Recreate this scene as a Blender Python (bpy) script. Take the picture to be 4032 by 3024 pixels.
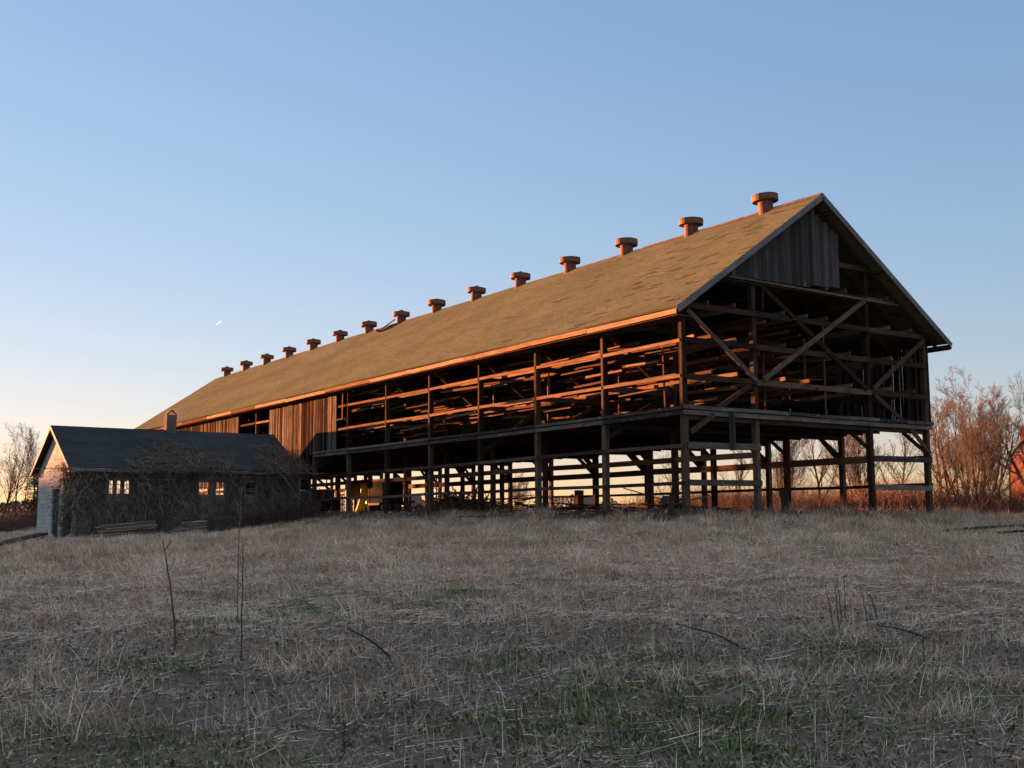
import bpy, math, random
import numpy as np
from mathutils import Matrix, Vector

for o in list(bpy.data.objects):
    bpy.data.objects.remove(o, do_unlink=True)
scene = bpy.context.scene
COL = scene.collection
rng = np.random.default_rng(7)
random.seed(7)
PI = math.pi

# ------------------------------------------------------------------ camera, sky, sun, exposure
F_PX, IMG_W, IMG_H = 4499.18, 4032.0, 3024.0
CAM_YAW, CAM_PITCH, CAM_ROLL = 0.5945, 0.1200, -0.0053
CAM = np.array([-25.5485, -27.7356, -0.2331])
_fw = np.array([math.sin(CAM_YAW)*math.cos(CAM_PITCH), math.cos(CAM_YAW)*math.cos(CAM_PITCH), math.sin(CAM_PITCH)])
_rt = np.array([math.cos(CAM_YAW), -math.sin(CAM_YAW), 0.0])
_up = np.cross(_rt, _fw)
_c, _s = math.cos(CAM_ROLL), math.sin(CAM_ROLL)
RT, UP = _rt*_c + _up*_s, -_rt*_s + _up*_c
cam = bpy.data.cameras.new('camera')
cam.sensor_fit = 'HORIZONTAL'; cam.sensor_width = 36.0
cam.lens = F_PX/IMG_W*36.0
cam.clip_start = 0.1; cam.clip_end = 20000
cam_o = bpy.data.objects.new('camera', cam); COL.objects.link(cam_o)
m4 = Matrix.Identity(4)
for i in range(3):
    m4[i][0] = RT[i]; m4[i][1] = UP[i]; m4[i][2] = -_fw[i]; m4[i][3] = CAM[i]
cam_o.matrix_world = m4
scene.camera = cam_o

SUN = np.array([-1.0, 3.29, 0.100]); SUN /= np.linalg.norm(SUN)      # direction towards the sun
SUN_EL = math.asin(SUN[2]); SUN_AZ = math.atan2(SUN[0], SUN[1])       # azimuth clockwise from +Y
world = bpy.data.worlds.new('World'); scene.world = world
world.use_nodes = True
wn = world.node_tree; bg = wn.nodes['Background']
sky = wn.nodes.new('ShaderNodeTexSky'); sky.sky_type = 'NISHITA'; sky.sun_disc = False
sky.sun_elevation = SUN_EL; sky.sun_rotation = SUN_AZ
sky.altitude = 0; sky.air_density = 1.0; sky.dust_density = 0.05; sky.ozone_density = 1.5
# soften the contrast of the twilight sky, channel by channel, as the phone's exposure blending does
sep = wn.nodes.new('ShaderNodeSeparateColor'); comb = wn.nodes.new('ShaderNodeCombineColor')
wn.links.new(sky.outputs[0], sep.inputs[0])
for ch, (gain, gam) in enumerate(((1.85, .77), (1.46, .571), (1.64, .46))):
    pw = wn.nodes.new('ShaderNodeMath'); pw.operation = 'POWER'; pw.inputs[1].default_value = gam
    ml = wn.nodes.new('ShaderNodeMath'); ml.operation = 'MULTIPLY'; ml.inputs[1].default_value = gain*.15**gam
    wn.links.new(sep.outputs[ch], pw.inputs[0]); wn.links.new(pw.outputs[0], ml.inputs[0]); wn.links.new(ml.outputs[0], comb.inputs[ch])
# dome above the view boosted beyond a real sky, added fill for the field
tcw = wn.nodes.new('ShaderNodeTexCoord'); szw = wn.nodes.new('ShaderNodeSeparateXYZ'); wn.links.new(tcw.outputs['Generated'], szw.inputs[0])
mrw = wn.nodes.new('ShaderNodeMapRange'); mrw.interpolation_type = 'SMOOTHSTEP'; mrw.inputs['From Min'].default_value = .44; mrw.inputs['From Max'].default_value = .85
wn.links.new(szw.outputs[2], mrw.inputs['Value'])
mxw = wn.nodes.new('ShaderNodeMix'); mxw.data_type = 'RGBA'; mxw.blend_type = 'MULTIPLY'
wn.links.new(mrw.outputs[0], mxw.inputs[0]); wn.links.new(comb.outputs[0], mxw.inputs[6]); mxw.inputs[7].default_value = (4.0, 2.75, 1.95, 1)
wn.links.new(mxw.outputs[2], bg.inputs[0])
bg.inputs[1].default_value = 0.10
sun = bpy.data.lights.new('sun', 'SUN'); sun.energy = 4.3; sun.angle = math.radians(0.5)
sun.color = (1.0, 0.395, 0.14)
sun_o = bpy.data.objects.new('sun', sun); COL.objects.link(sun_o)
sun_o.rotation_euler = Vector(SUN).to_track_quat('Z', 'Y').to_euler()
sun_o.location = (-60, 60, 30)
scene.view_settings.view_transform = 'Standard'; scene.view_settings.look = 'None'
scene.view_settings.exposure = 3.32; scene.view_settings.gamma = 1.0
scene.render.engine = 'CYCLES'
scene.cycles.max_bounces = 6; scene.cycles.diffuse_bounces = 3; scene.cycles.glossy_bounces = 2
scene.cycles.use_denoising = True

# ------------------------------------------------------------------ picture point -> place in the world
def ray(u, v):
    d = RT*((u-2016)/F_PX) - UP*((v-1512)/F_PX) + _fw
    return d/np.linalg.norm(d)
def on_x(u, v, x):
    d = ray(u, v); return CAM + d*((x-CAM[0])/d[0])
def on_y(u, v, y):
    d = ray(u, v); return CAM + d*((y-CAM[1])/d[1])
def at_dist(u, v, dist):
    d = ray(u, v); return CAM + d*(dist/math.hypot(d[0], d[1]))

# ------------------------------------------------------------------ value noise for shapes
_perm = rng.random((64, 64))
def vnoise(x, y):
    x = np.asarray(x, float); y = np.asarray(y, float)
    xi = np.floor(x).astype(int); yi = np.floor(y).astype(int)
    fx = x-xi; fy = y-yi; fx = fx*fx*(3-2*fx); fy = fy*fy*(3-2*fy)
    g = lambda a, b: _perm[a % 64, b % 64]
    return (g(xi, yi)*(1-fx)+g(xi+1, yi)*fx)*(1-fy)+(g(xi, yi+1)*(1-fx)+g(xi+1, yi+1)*fx)*fy
def fbm(x, y, o=3):
    s = 0; a = .5
    for k in range(o):
        s = s + a*vnoise(np.asarray(x)*2**k+13.7*k, np.asarray(y)*2**k+7.1*k); a *= .5
    return s/(1-.5**o)

def terrain(x, y, bumps=True):
    x = np.asarray(x, float); y = np.asarray(y, float)
    a = np.maximum(-x, 0); b = np.maximum(-y-.3, 0); c = np.maximum(x-13.2, 0)
    d = np.hypot(np.hypot(a, b), .12*c)
    z = -(.40*(1-np.exp(-d/2.0)) + 2.4*(1-np.exp(-d/48)))
    s = np.clip((x+8)/8, 0, 1)
    z = z + .011*np.clip(y-2, 0, 500)*s + .004*np.clip(y-60, 0, 500)*(1-s)
    z = z + .006*np.clip(x-30, 0, 400)
    if bumps:
        w = np.clip(d/3, 0, 1)
        z = z + w*(.20*(fbm(x*.9+40, y*.9+11, 2)-.5) + .16*(fbm(x*2.0, y*2.0, 2)-.5)) + .03*(fbm(x*3+5, y*3, 2)-.5)
    return z
def ground_hit(u, v):
    d = ray(u, v); t = 3.0
    while t < 900:
        P = CAM + d*t
        if P[2] < float(terrain(P[0], P[1])): return P
        t *= 1.004
    return P

# ------------------------------------------------------------------ materials
def new_mat(name):
    m = bpy.data.materials.new(name); m.use_nodes = True
    nt = m.node_tree; b = nt.nodes['Principled BSDF']
    return m, nt, b
def N(nt, kind, **kw):
    n = nt.nodes.new(kind)
    for k, v in kw.items():
        setattr(n, k, v)
    return n
def mix(nt, fac, a, b, mode='MIX'):
    n = nt.nodes.new('ShaderNodeMix'); n.data_type = 'RGBA'; n.blend_type = mode
    for s, v in ((n.inputs[0], fac), (n.inputs[6], a), (n.inputs[7], b)):
        if isinstance(v, bpy.types.NodeSocket): nt.links.new(v, s)
        elif isinstance(v, (tuple, list)): s.default_value = (*v[:3], 1)
        else: s.default_value = v
    return n.outputs[2]
def ramp(nt, val, stops):
    r = nt.nodes.new('ShaderNodeValToRGB'); cr = r.color_ramp
    while len(cr.elements) < len(stops): cr.elements.new(.5)
    for e, (p, c) in zip(cr.elements, stops):
        e.position = p; e.color = (*c, 1) if len(c) == 3 else c
    nt.links.new(val, r.inputs[0]); return r.outputs[0]
def noise(nt, vec, scale, detail=4, rough=.6):
    n = nt.nodes.new('ShaderNodeTexNoise'); n.inputs['Scale'].default_value = scale
    n.inputs['Detail'].default_value = detail; n.inputs['Roughness'].default_value = rough
    if vec is not None: nt.links.new(vec, n.inputs['Vector'])
    return n.outputs[0]
def mapping(nt, vec, scale):
    n = nt.nodes.new('ShaderNodeMapping'); n.inputs['Scale'].default_value = scale
    nt.links.new(vec, n.inputs['Vector']); return n.outputs[0]
def math_n(nt, op, a, b):
    n = nt.nodes.new('ShaderNodeMath'); n.operation = op
    for s, v in ((n.inputs[0], a), (n.inputs[1], b)):
        if isinstance(v, bpy.types.NodeSocket): nt.links.new(v, s)
        else: s.default_value = v
    return n.outputs[0]
def bump(nt, b, h, strength=.4, dist=.02):
    n = nt.nodes.new('ShaderNodeBump'); n.inputs['Strength'].default_value = strength
    n.inputs['Distance'].default_value = dist
    nt.links.new(h, n.inputs['Height']); nt.links.new(n.outputs[0], b.inputs['Normal'])
def uvnode(nt): return nt.nodes.new('ShaderNodeUVMap').outputs[0]
def attr(nt, name):
    n = nt.nodes.new('ShaderNodeAttribute'); n.attribute_name = name; return n

def wood(name, dark, mid, light, pale=None, pale_amt=.62, rough=.9, stops=(.28, .5, .74)):
    m, nt, b = new_mat(name)
    uv = uvnode(nt)
    grain = noise(nt, mapping(nt, uv, (1.3, 26, 1)), 1.0, 6, .65)
    blotch = noise(nt, mapping(nt, uv, (1.1, 3.0, 1)), 1.0, 3)
    t = attr(nt, 'tint').outputs['Fac']
    f = math_n(nt, 'ADD', math_n(nt, 'MULTIPLY', grain, .55), math_n(nt, 'MULTIPLY', t, .45))
    c = ramp(nt, f, [(stops[0], dark), (stops[1], mid), (stops[2], light)])
    if pale:
        mk = ramp(nt, noise(nt, mapping(nt, uv, (5, 9, 1)), 1.0, 5, .7), [(pale_amt, (0, 0, 0)), (pale_amt+.08, (1, 1, 1))])
        c = mix(nt, mk, c, pale)
    c = mix(nt, ramp(nt, blotch, [(.35, (0, 0, 0)), (.7, (.55, .55, .55))]), c, dark)
    nt.links.new(c, b.inputs['Base Color'])
    b.inputs['Roughness'].default_value = rough; b.inputs['Specular IOR Level'].default_value = 0
    bump(nt, b, grain, .5, .01)
    return m
def plain(name, c1, c2, scale=3.0, rough=.85, metal=0.0, bmp=.2):
    m, nt, b = new_mat(name)
    tc = nt.nodes.new('ShaderNodeTexCoord').outputs['Object']
    n = noise(nt, tc, scale, 5)
    nt.links.new(ramp(nt, n, [(.35, c1), (.65, c2)]), b.inputs['Base Color'])
    b.inputs['Roughness'].default_value = rough; b.inputs['Metallic'].default_value = metal
    b.inputs['Specular IOR Level'].default_value = .04
    if bmp: bump(nt, b, noise(nt, tc, scale*6, 3), bmp, .01)
    return m
def coloured(name, rough=.9, mult=1.0, transl=0.0):
    """per-blade / per-twig natural colour stored on the mesh"""
    m, nt, b = new_mat(name)
    a = attr(nt, 'col')
    nt.links.new(a.outputs['Color'], b.inputs['Base Color'])
    b.inputs['Roughness'].default_value = rough; b.inputs['Specular IOR Level'].default_value = 0
    return m

M = {}
M['timber'] = wood('timber', (.028, .017, .013), (.080, .050, .037), (.150, .100, .078), (.27, .25, .235), .71)
M['plate'] = wood('plate_timber', (.035, .026, .022), (.105, .080, .068), (.19, .16, .14), (.46, .45, .44), .60)
M['pole'] = wood('pole_timber', (.085, .045, .028), (.19, .108, .068), (.28, .175, .12))
M['siding'] = wood('barn_siding', (.032, .027, .026), (.068, .059, .056), (.125, .117, .115), (.28, .27, .27), .74)
M['siding_brown'] = wood('brown_siding', (.018, .011, .008), (.068, .046, .035), (.21, .165, .138), (.34, .28, .24), .73, stops=(.36, .52, .72))
M['fascia'] = wood('fascia_board', (.10, .05, .026), (.24, .14, .08), (.36, .25, .165), stops=(.3, .5, .7))
M['rake'] = wood('rake_board', (.05, .045, .044), (.135, .127, .123), (.20, .19, .187))
M['lumber'] = wood('lumber', (.06, .042, .034), (.27, .20, .155), (.50, .41, .34), (.58, .53, .48), .66)
M['rust'] = plain('rusty_sheet', (.12, .055, .035), (.20, .105, .07), 7.0, .8)
M['dark_metal'] = plain('dark_metal', (.025, .024, .024), (.07, .062, .056), 3.0, .6)
M['grey_metal'] = plain('grey_sheet', (.12, .12, .125), (.22, .215, .21), 2.0, .6)
M['yellow_paint'] = plain('yellow_paint', (.80, .62, .06), (.88, .72, .10), 3.0, .35)
M['rubber'] = plain('rubber', (.012, .012, .012), (.03, .028, .026), 5, .8)
M['red_paint'] = plain('faded_red_paint', (.28, .05, .03), (.36, .09, .05), 3, .5)
M['brick'] = None

# ------------------------------------------------------------------ mesh helpers
def link(o, parent=None):
    COL.objects.link(o)
    if parent is not None: o.parent = parent
    return o
def tag(o, label=None, cat=None, group=None, kind=None):
    if label: o['label'] = label
    if cat: o['category'] = cat
    if group: o['group'] = group
    if kind: o['kind'] = kind
    return o
def empty(name, loc, label, cat, group=None):
    o = bpy.data.objects.new(name, None); o.empty_display_size = .3
    o.location = loc; link(o); return tag(o, label, cat, group)

class MB:
    """collects shapes (world coordinates) and links them as one mesh"""
    def __init__(s): s.v = []; s.f = []; s.uv = []; s.t = []; s.smooth = []
    def poly(s, pts, uvs, tint, smooth=False):
        b = len(s.v); s.v += [tuple(map(float, p)) for p in pts]
        s.f.append(tuple(range(b, b+len(pts)))); s.uv += uvs; s.t.append(tint); s.smooth.append(smooth)
    def beam(s, p0, p1, w, h, up=(0, 0, 1), tint=None, taper=1.0, skew=(0, 0)):
        p0 = np.array(p0, float); p1 = np.array(p1, float); d = p1-p0; L = np.linalg.norm(d); d /= L
        up = np.array(up, float)
        if abs(d @ up) > .98: up = np.array([0., 1, 0])
        a = np.cross(d, up); a /= np.linalg.norm(a); b = np.cross(a, d)
        tint = random.random() if tint is None else tint
        u0, v0 = random.random()*50, random.random()*50
        q = [(-1, -1), (1, -1), (1, 1), (-1, 1)]
        A = [p0 + a*(x*w/2) + b*(y*h/2) + d*(skew[0]*x) for x, y in q]
        B = [p1 + a*(x*w/2*taper) + b*(y*h/2*taper) + d*(skew[1]*x) for x, y in q]
        per = [0, w, w+h, 2*w+h, 2*w+2*h]
        for i in range(4):
            j = (i+1) % 4
            s.poly([A[i], A[j], B[j], B[i]], [(u0, v0+per[i]), (u0, v0+per[i+1]), (u0+L, v0+per[i+1]), (u0+L, v0+per[i])], tint)
        s.poly(A[::-1], [(u0, v0), (u0, v0+w), (u0+h, v0+w), (u0+h, v0)], tint*.8)
        s.poly(B, [(u0, v0), (u0, v0+w), (u0+h, v0+w), (u0+h, v0)], tint*.8)
        return s
    def box(s, lo, hi, tint=None):
        lo = np.array(lo, float); hi = np.array(hi, float); c = (lo+hi)/2
        return s.beam((lo[0], c[1], c[2]), (hi[0], c[1], c[2]), hi[1]-lo[1], hi[2]-lo[2], tint=tint)
    def lathe(s, c, prof, n=20, tint=.5, smooth=True):
        c = np.array(c, float)
        for k in range(len(prof)-1):
            (r0, z0), (r1, z1) = prof[k], prof[k+1]
            for i in range(n):
                a0, a1 = 2*PI*i/n, 2*PI*(i+1)/n
                P = [c+(r0*math.cos(a0), r0*math.sin(a0), z0), c+(r0*math.cos(a1), r0*math.sin(a1), z0),
                     c+(r1*math.cos(a1), r1*math.sin(a1), z1), c+(r1*math.cos(a0), r1*math.sin(a0), z1)]
                U = [(a0, z0), (a1, z0), (a1, z1), (a0, z1)]
                if r1 < 1e-5: P, U = P[:3], U[:3]
                elif r0 < 1e-5: P, U = P[1:], U[1:]
                s.poly(P, U, tint, smooth)
        return s
    def build(s, name, mat, parent=None, origin=None):
        me = bpy.data.meshes.new(name)
        v = np.array(s.v, float)
        pw = np.array(parent_loc(parent)) if parent is not None else np.zeros(3)
        org = np.array(origin, float) if origin is not None else pw
        me.from_pydata((v-org).tolist(), [], s.f)
        uvl = me.uv_layers.new(name='UVMap')
        uvl.data.foreach_set('uv', np.array(s.uv, np.float32).ravel())
        ta = me.attributes.new('tint', 'FLOAT', 'FACE'); ta.data.foreach_set('value', np.array(s.t, np.float32))
        me.polygons.foreach_set('use_smooth', s.smooth)
        me.materials.append(mat); me.update()
        o = bpy.data.objects.new(name, me); o.location = org-pw
        return link(o, parent)
def parent_loc(o):
    p = Vector((0, 0, 0))
    while o is not None:
        p += o.location; o = o.parent
    return p
def quad_mesh(name, V, Q, colors=None, mat=None, parent=None, origin=None, smooth=False):
    """big numpy mesh; colors are per vertex"""
    V = np.asarray(V, np.float32); Q = np.asarray(Q, np.int32)
    pw = np.array(parent_loc(parent), np.float32) if parent is not None else np.zeros(3, np.float32)
    org = np.array(origin, np.float32) if origin is not None else pw
    me = bpy.data.meshes.new(name)
    me.vertices.add(len(V)); me.vertices.foreach_set('co', (V-org).ravel())
    me.loops.add(Q.size); me.loops.foreach_set('vertex_index', Q.ravel())
    k = Q.shape[1]
    me.polygons.add(len(Q)); me.polygons.foreach_set('loop_start', np.arange(0, Q.size, k, dtype=np.int32))
    if smooth: me.polygons.foreach_set('use_smooth', np.ones(len(Q), bool))
    if colors is not None:
        ca = me.attributes.new('col', 'FLOAT_COLOR', 'POINT')
        c4 = np.ones((len(V), 4), np.float32); c4[:, :3] = colors
        ca.data.foreach_set('color', c4.ravel())
    me.update(calc_edges=True); me.validate()
    if mat: me.materials.append(mat)
    o = bpy.data.objects.new(name, me); o.location = org-pw
    return link(o, parent)
def tubes(P, R, sides=3):
    """P (m,n,3) paths, R (m,n) radii -> verts, quads"""
    m, n, _ = P.shape
    T = np.gradient(P, axis=1); T /= np.linalg.norm(T, axis=2, keepdims=True)+1e-9
    ref = np.where(np.abs(T[..., 2:3]) > .9, np.array([1., 0, 0]), np.array([0, 0, 1.]))
    A = np.cross(T, ref); A /= np.linalg.norm(A, axis=2, keepdims=True)+1e-9
    B = np.cross(T, A)
    ang = np.arange(sides)*2*PI/sides
    V = P[:, :, None, :] + R[:, :, None, None]*(np.cos(ang)[None, None, :, None]*A[:, :, None, :]+np.sin(ang)[None, None, :, None]*B[:, :, None, :])
    idx = np.arange(m*n*sides).reshape(m, n, sides)
    a = idx[:, :-1, :]; b = idx[:, 1:, :]
    Q = np.stack([a, np.roll(a, -1, 2), np.roll(b, -1, 2), b], -1).reshape(-1, 4)
    return V.reshape(-1, 3), Q
def merge(parts):
    Vs, Qs, Cs = [], [], []; n = 0
    for V, Q, Cc in parts:
        Vs.append(V); Qs.append(Q+n); n += len(V)
        Cs.append(np.broadcast_to(Cc, (len(V), 3)) if np.ndim(Cc) == 1 else Cc)
    return np.concatenate(Vs), np.concatenate(Qs), np.concatenate(Cs)
def unit(a): return a/(np.linalg.norm(a, axis=-1, keepdims=True)+1e-9)

# ------------------------------------------------------------------ ground
def soft_axis(c, near, far, n_near, n_far):
    a = np.linspace(-near, near, n_near)
    g = near*np.power(far/near, np.linspace(0, 1, n_far+1)[1:])
    return c+np.concatenate([-g[::-1], a, g])
gx = soft_axis(-8, 42, 900, 280, 34); gy = soft_axis(2, 42, 900, 280, 34)
GX, GY = np.meshgrid(gx, gy, indexing='ij'); GZ = terrain(GX, GY)
V = np.stack([GX, GY, GZ], -1).reshape(-1, 3)
ii = np.arange(len(gx)*len(gy)).reshape(len(gx), len(gy))
Q = np.stack([ii[:-1, :-1], ii[1:, :-1], ii[1:, 1:], ii[:-1, 1:]], -1).reshape(-1, 4)
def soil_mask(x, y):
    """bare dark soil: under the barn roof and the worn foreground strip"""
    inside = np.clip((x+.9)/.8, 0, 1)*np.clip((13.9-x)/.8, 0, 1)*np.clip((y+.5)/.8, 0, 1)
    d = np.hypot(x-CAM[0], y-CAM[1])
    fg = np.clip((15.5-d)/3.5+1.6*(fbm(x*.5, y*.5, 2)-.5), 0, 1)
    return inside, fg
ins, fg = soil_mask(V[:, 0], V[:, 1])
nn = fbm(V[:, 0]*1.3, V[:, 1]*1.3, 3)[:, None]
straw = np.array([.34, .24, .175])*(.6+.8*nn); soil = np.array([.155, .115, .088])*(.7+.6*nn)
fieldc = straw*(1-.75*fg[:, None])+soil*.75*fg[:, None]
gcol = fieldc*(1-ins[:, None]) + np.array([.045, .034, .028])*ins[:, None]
M['ground'] = coloured('field_soil', .95)
nt = M['ground'].node_tree; b = nt.nodes['Principled BSDF']
tc = nt.nodes.new('ShaderNodeTexCoord').outputs['Object']
gn = noise(nt, tc, 14, 9, .75)
nt.links.new(mix(nt, .7, attr(nt, 'col').outputs['Color'], ramp(nt, gn, [(.3, (.35, .33, .3)), (.7, (1.3, 1.25, 1.2))]), 'MULTIPLY'), b.inputs['Base Color'])
bump(nt, b, gn, .8, .05)
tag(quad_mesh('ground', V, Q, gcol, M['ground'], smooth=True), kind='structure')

# ------------------------------------------------------------------ barn
W, BAY, NB = 12.85, 4.15, 15
LEN = BAY*NB
XP = (0.0, 3.4, 9.4, W)
Z_FLOOR = 3.45
Z_G = (4.52, 5.70, 6.88, 8.02, 9.18)             # cross girts, bottom to top
EAVE_Z, RIDGE_Z, OV, OG = 6.675, 11.56, .77, .62
PITCH = (RIDGE_Z-EAVE_Z)/(W/2+OV)
def roof_z(x): return RIDGE_Z-abs(x-W/2)*PITCH
barn = empty('tobacco_barn', (0, 0, 0), 'huge long barn stripped to its timber frame, with shingled roof and ridge ventilators', 'barn')
J = lambda a=.015: random.uniform(-a, a)

# posts: every bent, four rows
for k in range(NB+1):
    y = k*BAY
    for xi, x in enumerate(XP):
        zt = min(roof_z(x)-.32, 9.6)
        g = float(terrain(x, y, False))-.35
        w = .19 if xi in (0, 3) else .185
        mb = MB()
        zj = Z_FLOOR+.02
        ox = .095 if xi == 0 else (-.095 if xi == 3 else 0); lx, ly = J(.02), J(.02)
        mb.beam((x+ox, y+.10, g), (x+ox+lx, y+.10+ly, 3.3), w, .20, up=(0, 1, 0))
        mb.beam((x+ox+lx+J(.012), y+.10+ly, 3.3), (x+ox+J(.02), y+.10+J(.02), zt), w*.96, .195, up=(0, 1, 0))
        if xi == 0:   # outer nailing stud standing a little proud
            mb.beam((x-.03, y+.04, Z_FLOOR), (x-.03, y+.04+J(.01), zt-.1), .06, .09, up=(0, 1, 0))
        mb.build('post', M['timber'], barn)
# cross girts of each bent
for k in range(NB+1):
    y = k*BAY
    for gi, z in enumerate(Z_G):
        hw = (RIDGE_Z-z-.45)/PITCH
        x0, x1 = max(0.05, W/2-hw), min(W-.05, W/2+hw)
        if gi == 4: x0, x1 = (7.78, 9.5) if k == 0 else (3.3, 9.5)
        mb = MB(); dz = J(.02)
        yy = y-.03 if k == 0 else y+.13
        cuts = [x0]+[c for c in XP[1:3] if x0+.3 < c < x1-.3]+[x1]
        for a, c in zip(cuts, cuts[1:]):
            mb.beam((a, yy, z+dz+J()), (c, yy, z+dz+J()), .075 if k == 0 else .10, .19)
        mb.build('girt', M['timber'], barn)
# floor-level plate of the gable and of both long walls (two weathered layers)
mb = MB()
xs = np.linspace(-.08, W+.08, 9)
for a, c in zip(xs, xs[1:]):
    mb.beam((a, -.11, 3.47+J(.02)), (c, -.11, 3.47+J(.02)), .11, .12)
mb.beam((-.05, -.05, 3.31), (W+.05, -.05, 3.31), .10, .15); mb.build('floor_plate', M['plate'], barn)
for xx, nm in ((-.07, 0), (W+.07, 1)):
    mb = MB(); zz = 3.46
    for k in range(NB if nm else 7):
        z1 = 3.46+J(.03)-(.05 if k == 2 else 0)
        mb.beam((xx, k*BAY, zz), (xx, (k+1)*BAY, z1), .10, .11); mb.beam((xx*.6, k*BAY, zz-.16), (xx*.6, (k+1)*BAY, z1-.16), .09, .14); zz = z1
    mb.build('floor_plate', M['plate'], barn)
# long-wall rails, one piece per bay
for xx, zs in ((-.03, (5.70, 4.52, 2.21, .99)), (W+.03, (2.20, 1.13))):
    for z in zs:
        zz = z
        for k in range(NB):
            z1 = z+J(.03)
            y0, y1 = k*BAY+.0, (k+1)*BAY
            if xx < 0 and k > 9: continue
            if xx < 0 and z < 3 and k >= 7: continue
            MB().beam((xx, y0, zz), (xx, y1, z1), .06, .11 if z > 3 else .12).build('rail', M['pole'] if z > 3 else M['timber'], barn); zz = z1
# gable lower rails
for z, a, c in ((2.24, .1, 3.45), (2.05, 9.35, W-.05), (1.02, .1, 3.45), (.98, 9.35, W-.05)):
    MB().beam((a, -.05, z+J(.02)), (c, -.05, z+J(.02)), .07, .22 if z > 1.5 else .20).build('rail', M['plate'], barn)
# heavy beams running the length of the lower storey
for x, z, h in ((9.4, 2.00, .26), (3.4, 2.02, .2)):
    for k in range(0, NB, 1):
        MB().beam((x+J(.02), k*BAY+.0, z+J(.02)), (x+J(.02), (k+1)*BAY, z+J(.02)), .12, h).build('stall_beam', M['pole'], barn)
# floor: planks, joists and cross beams
mb = MB()
for i in range(62):
    x0 = .02+i*(W-.04)/62
    for (ya, yb) in ((0.0, 16.6), (16.6, 37.3), (37.3, LEN)):
        if random.random() < .06: continue
        mb.box((x0, ya, 3.385), (x0+(W-.04)/62-.008, yb-.02, 3.425))
mb.build('floor', M['timber'], barn)
for k in range(NB+1):
    MB().beam((.1, k*BAY+.16, 3.20), (W-.1, k*BAY+.16, 3.20), .16, .24).build('floor_beam', M['timber'], barn)
jm = MB()
for k in range(NB*5):
    y = .6+k*BAY/5
    if k % 5: jm.beam((.15, y, 3.30), (W-.15, y, 3.30), .06, .15)
tag(jm.build('floor_joist', M['timber'], barn), kind='stuff')
# braces of the gable bent and of the inner bents
BR = [((.15, 6.72), (3.3, 4.56)), ((3.6, 7.97), (9.1, 4.60)), ((9.1, 7.94), (3.6, 4.60)), ((12.6, 6.72), (9.5, 4.66)),
      ((9.55, 4.40), (11.15, 3.50)), ((2.98, 4.36), (1.45, 3.50)), ((1.25, 3.28), (.2, 2.66)), ((11.6, 3.2), (12.7, 2.3))]
for k in range(NB+1):
    for i, (p, q) in enumerate(BR):
        if k and i in (1, 2, 3, 4, 5) and (i in (1, 2) and k % 2 == 0 or random.random() < .25): continue
        y = -.10 if k == 0 else k*BAY+.28
        d = .0 if i != 2 else -.06
        MB().beam((p[0], y+d, p[1]), (q[0], y+d, q[1]), .06 if k == 0 else .09, .17).build('brace', M['timber'], barn)
# knee braces along the rows (they run up and back from each post)
for k in range(0, 9):
    y = k*BAY
    for x in (9.4, W-.12):
        MB().beam((x, y+.1, 2.35), (x, y+1.15, 3.2), .09, .13).build('knee_brace', M['timber'], barn)
# tier poles resting on the girts, running down the barn
TX = (1.05, 2.25, 4.62, 5.80, 6.95, 8.05, 10.42, 11.72)
far_tp = MB(); n_tp = 0
for k in range(NB):
    for gi, z in enumerate(Z_G[:4]):
        for x in TX:
            if random.random() < (.06 if k < 7 else .2): continue
            hw = (RIDGE_Z-z-.6)/PITCH
            if abs(x-W/2) > hw: continue
            y0 = k*BAY-(.22 if k == 0 else .15); y1 = (k+1)*BAY+.25
            if random.random() < .12: y1 -= random.uniform(.6, 2.0)
            xx = x+J(.05); zz = z+.165+J(.015)
            args = ((xx, y0, zz), (xx+J(.06), y1, zz+J(.05)), .065, .135)
            if k < 6 and gi < 3 and n_tp < 99:
                MB().beam(*args).build('tier_pole', M['pole'], barn); n_tp += 1
            else: far_tp.beam(*args)
far_tp2 = MB()
TX2 = (.55, 1.65, 2.85, 4.0, 5.2, 6.4, 7.5, 8.7, 9.9, 11.1)
for k in range(8):
    for z in (4.52, 5.70, 6.88):
        for x in TX2:
            if random.random() < .22: continue
            y0 = k*BAY+random.uniform(-.2, 1.6); y1 = min(y0+random.uniform(1.6, 4.4), (k+1)*BAY+.5); zz = z-random.choice((.0, .22, .36))+.16+J(.03)
            far_tp.beam((x+J(.2), y0, zz), (x+J(.25), y1, zz+random.gauss(0, .05)), .05, .10)
tag(far_tp.build('tier_pole', M['pole'], barn), kind='stuff')
# thin hangers between the tiers
for k in range(8):
    for x in TX[:6]:
        y = k*BAY+random.choice((.8, 1.1, 2.0, 2.6))+J(.3)
        if random.random() < .35: continue
        zb, zt = random.choice(((3.45, 5.9), (4.6, 6.9), (4.6, 6.4), (3.45, 7.0)))
        MB().beam((x+.06, y, zb), (x+.06+J(.05), y+J(.06), zt+.1), .035, .06, up=(0, 1, 0)).build('hanger', M['pole'], barn)
for i in range(85):
    k = random.randrange(7); x = random.uniform(.25, 3.3)+(random.random() < .3)*random.uniform(0, 3); zz = random.choice((4.05, 4.3, 4.85, 5.05, 5.30, 5.5, 6.05, 6.3, 6.55))+J(.06); y0 = k*BAY+random.uniform(-.1, 2.5)
    far_tp2.beam((x, y0, zz), (x+J(.12), y0+random.uniform(1.4, 3.8), zz+random.gauss(0, .05)), .035, random.choice((.045, .055, .08)))
tag(far_tp2.build('loose_pole', M['pole'], barn), kind='stuff')
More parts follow.
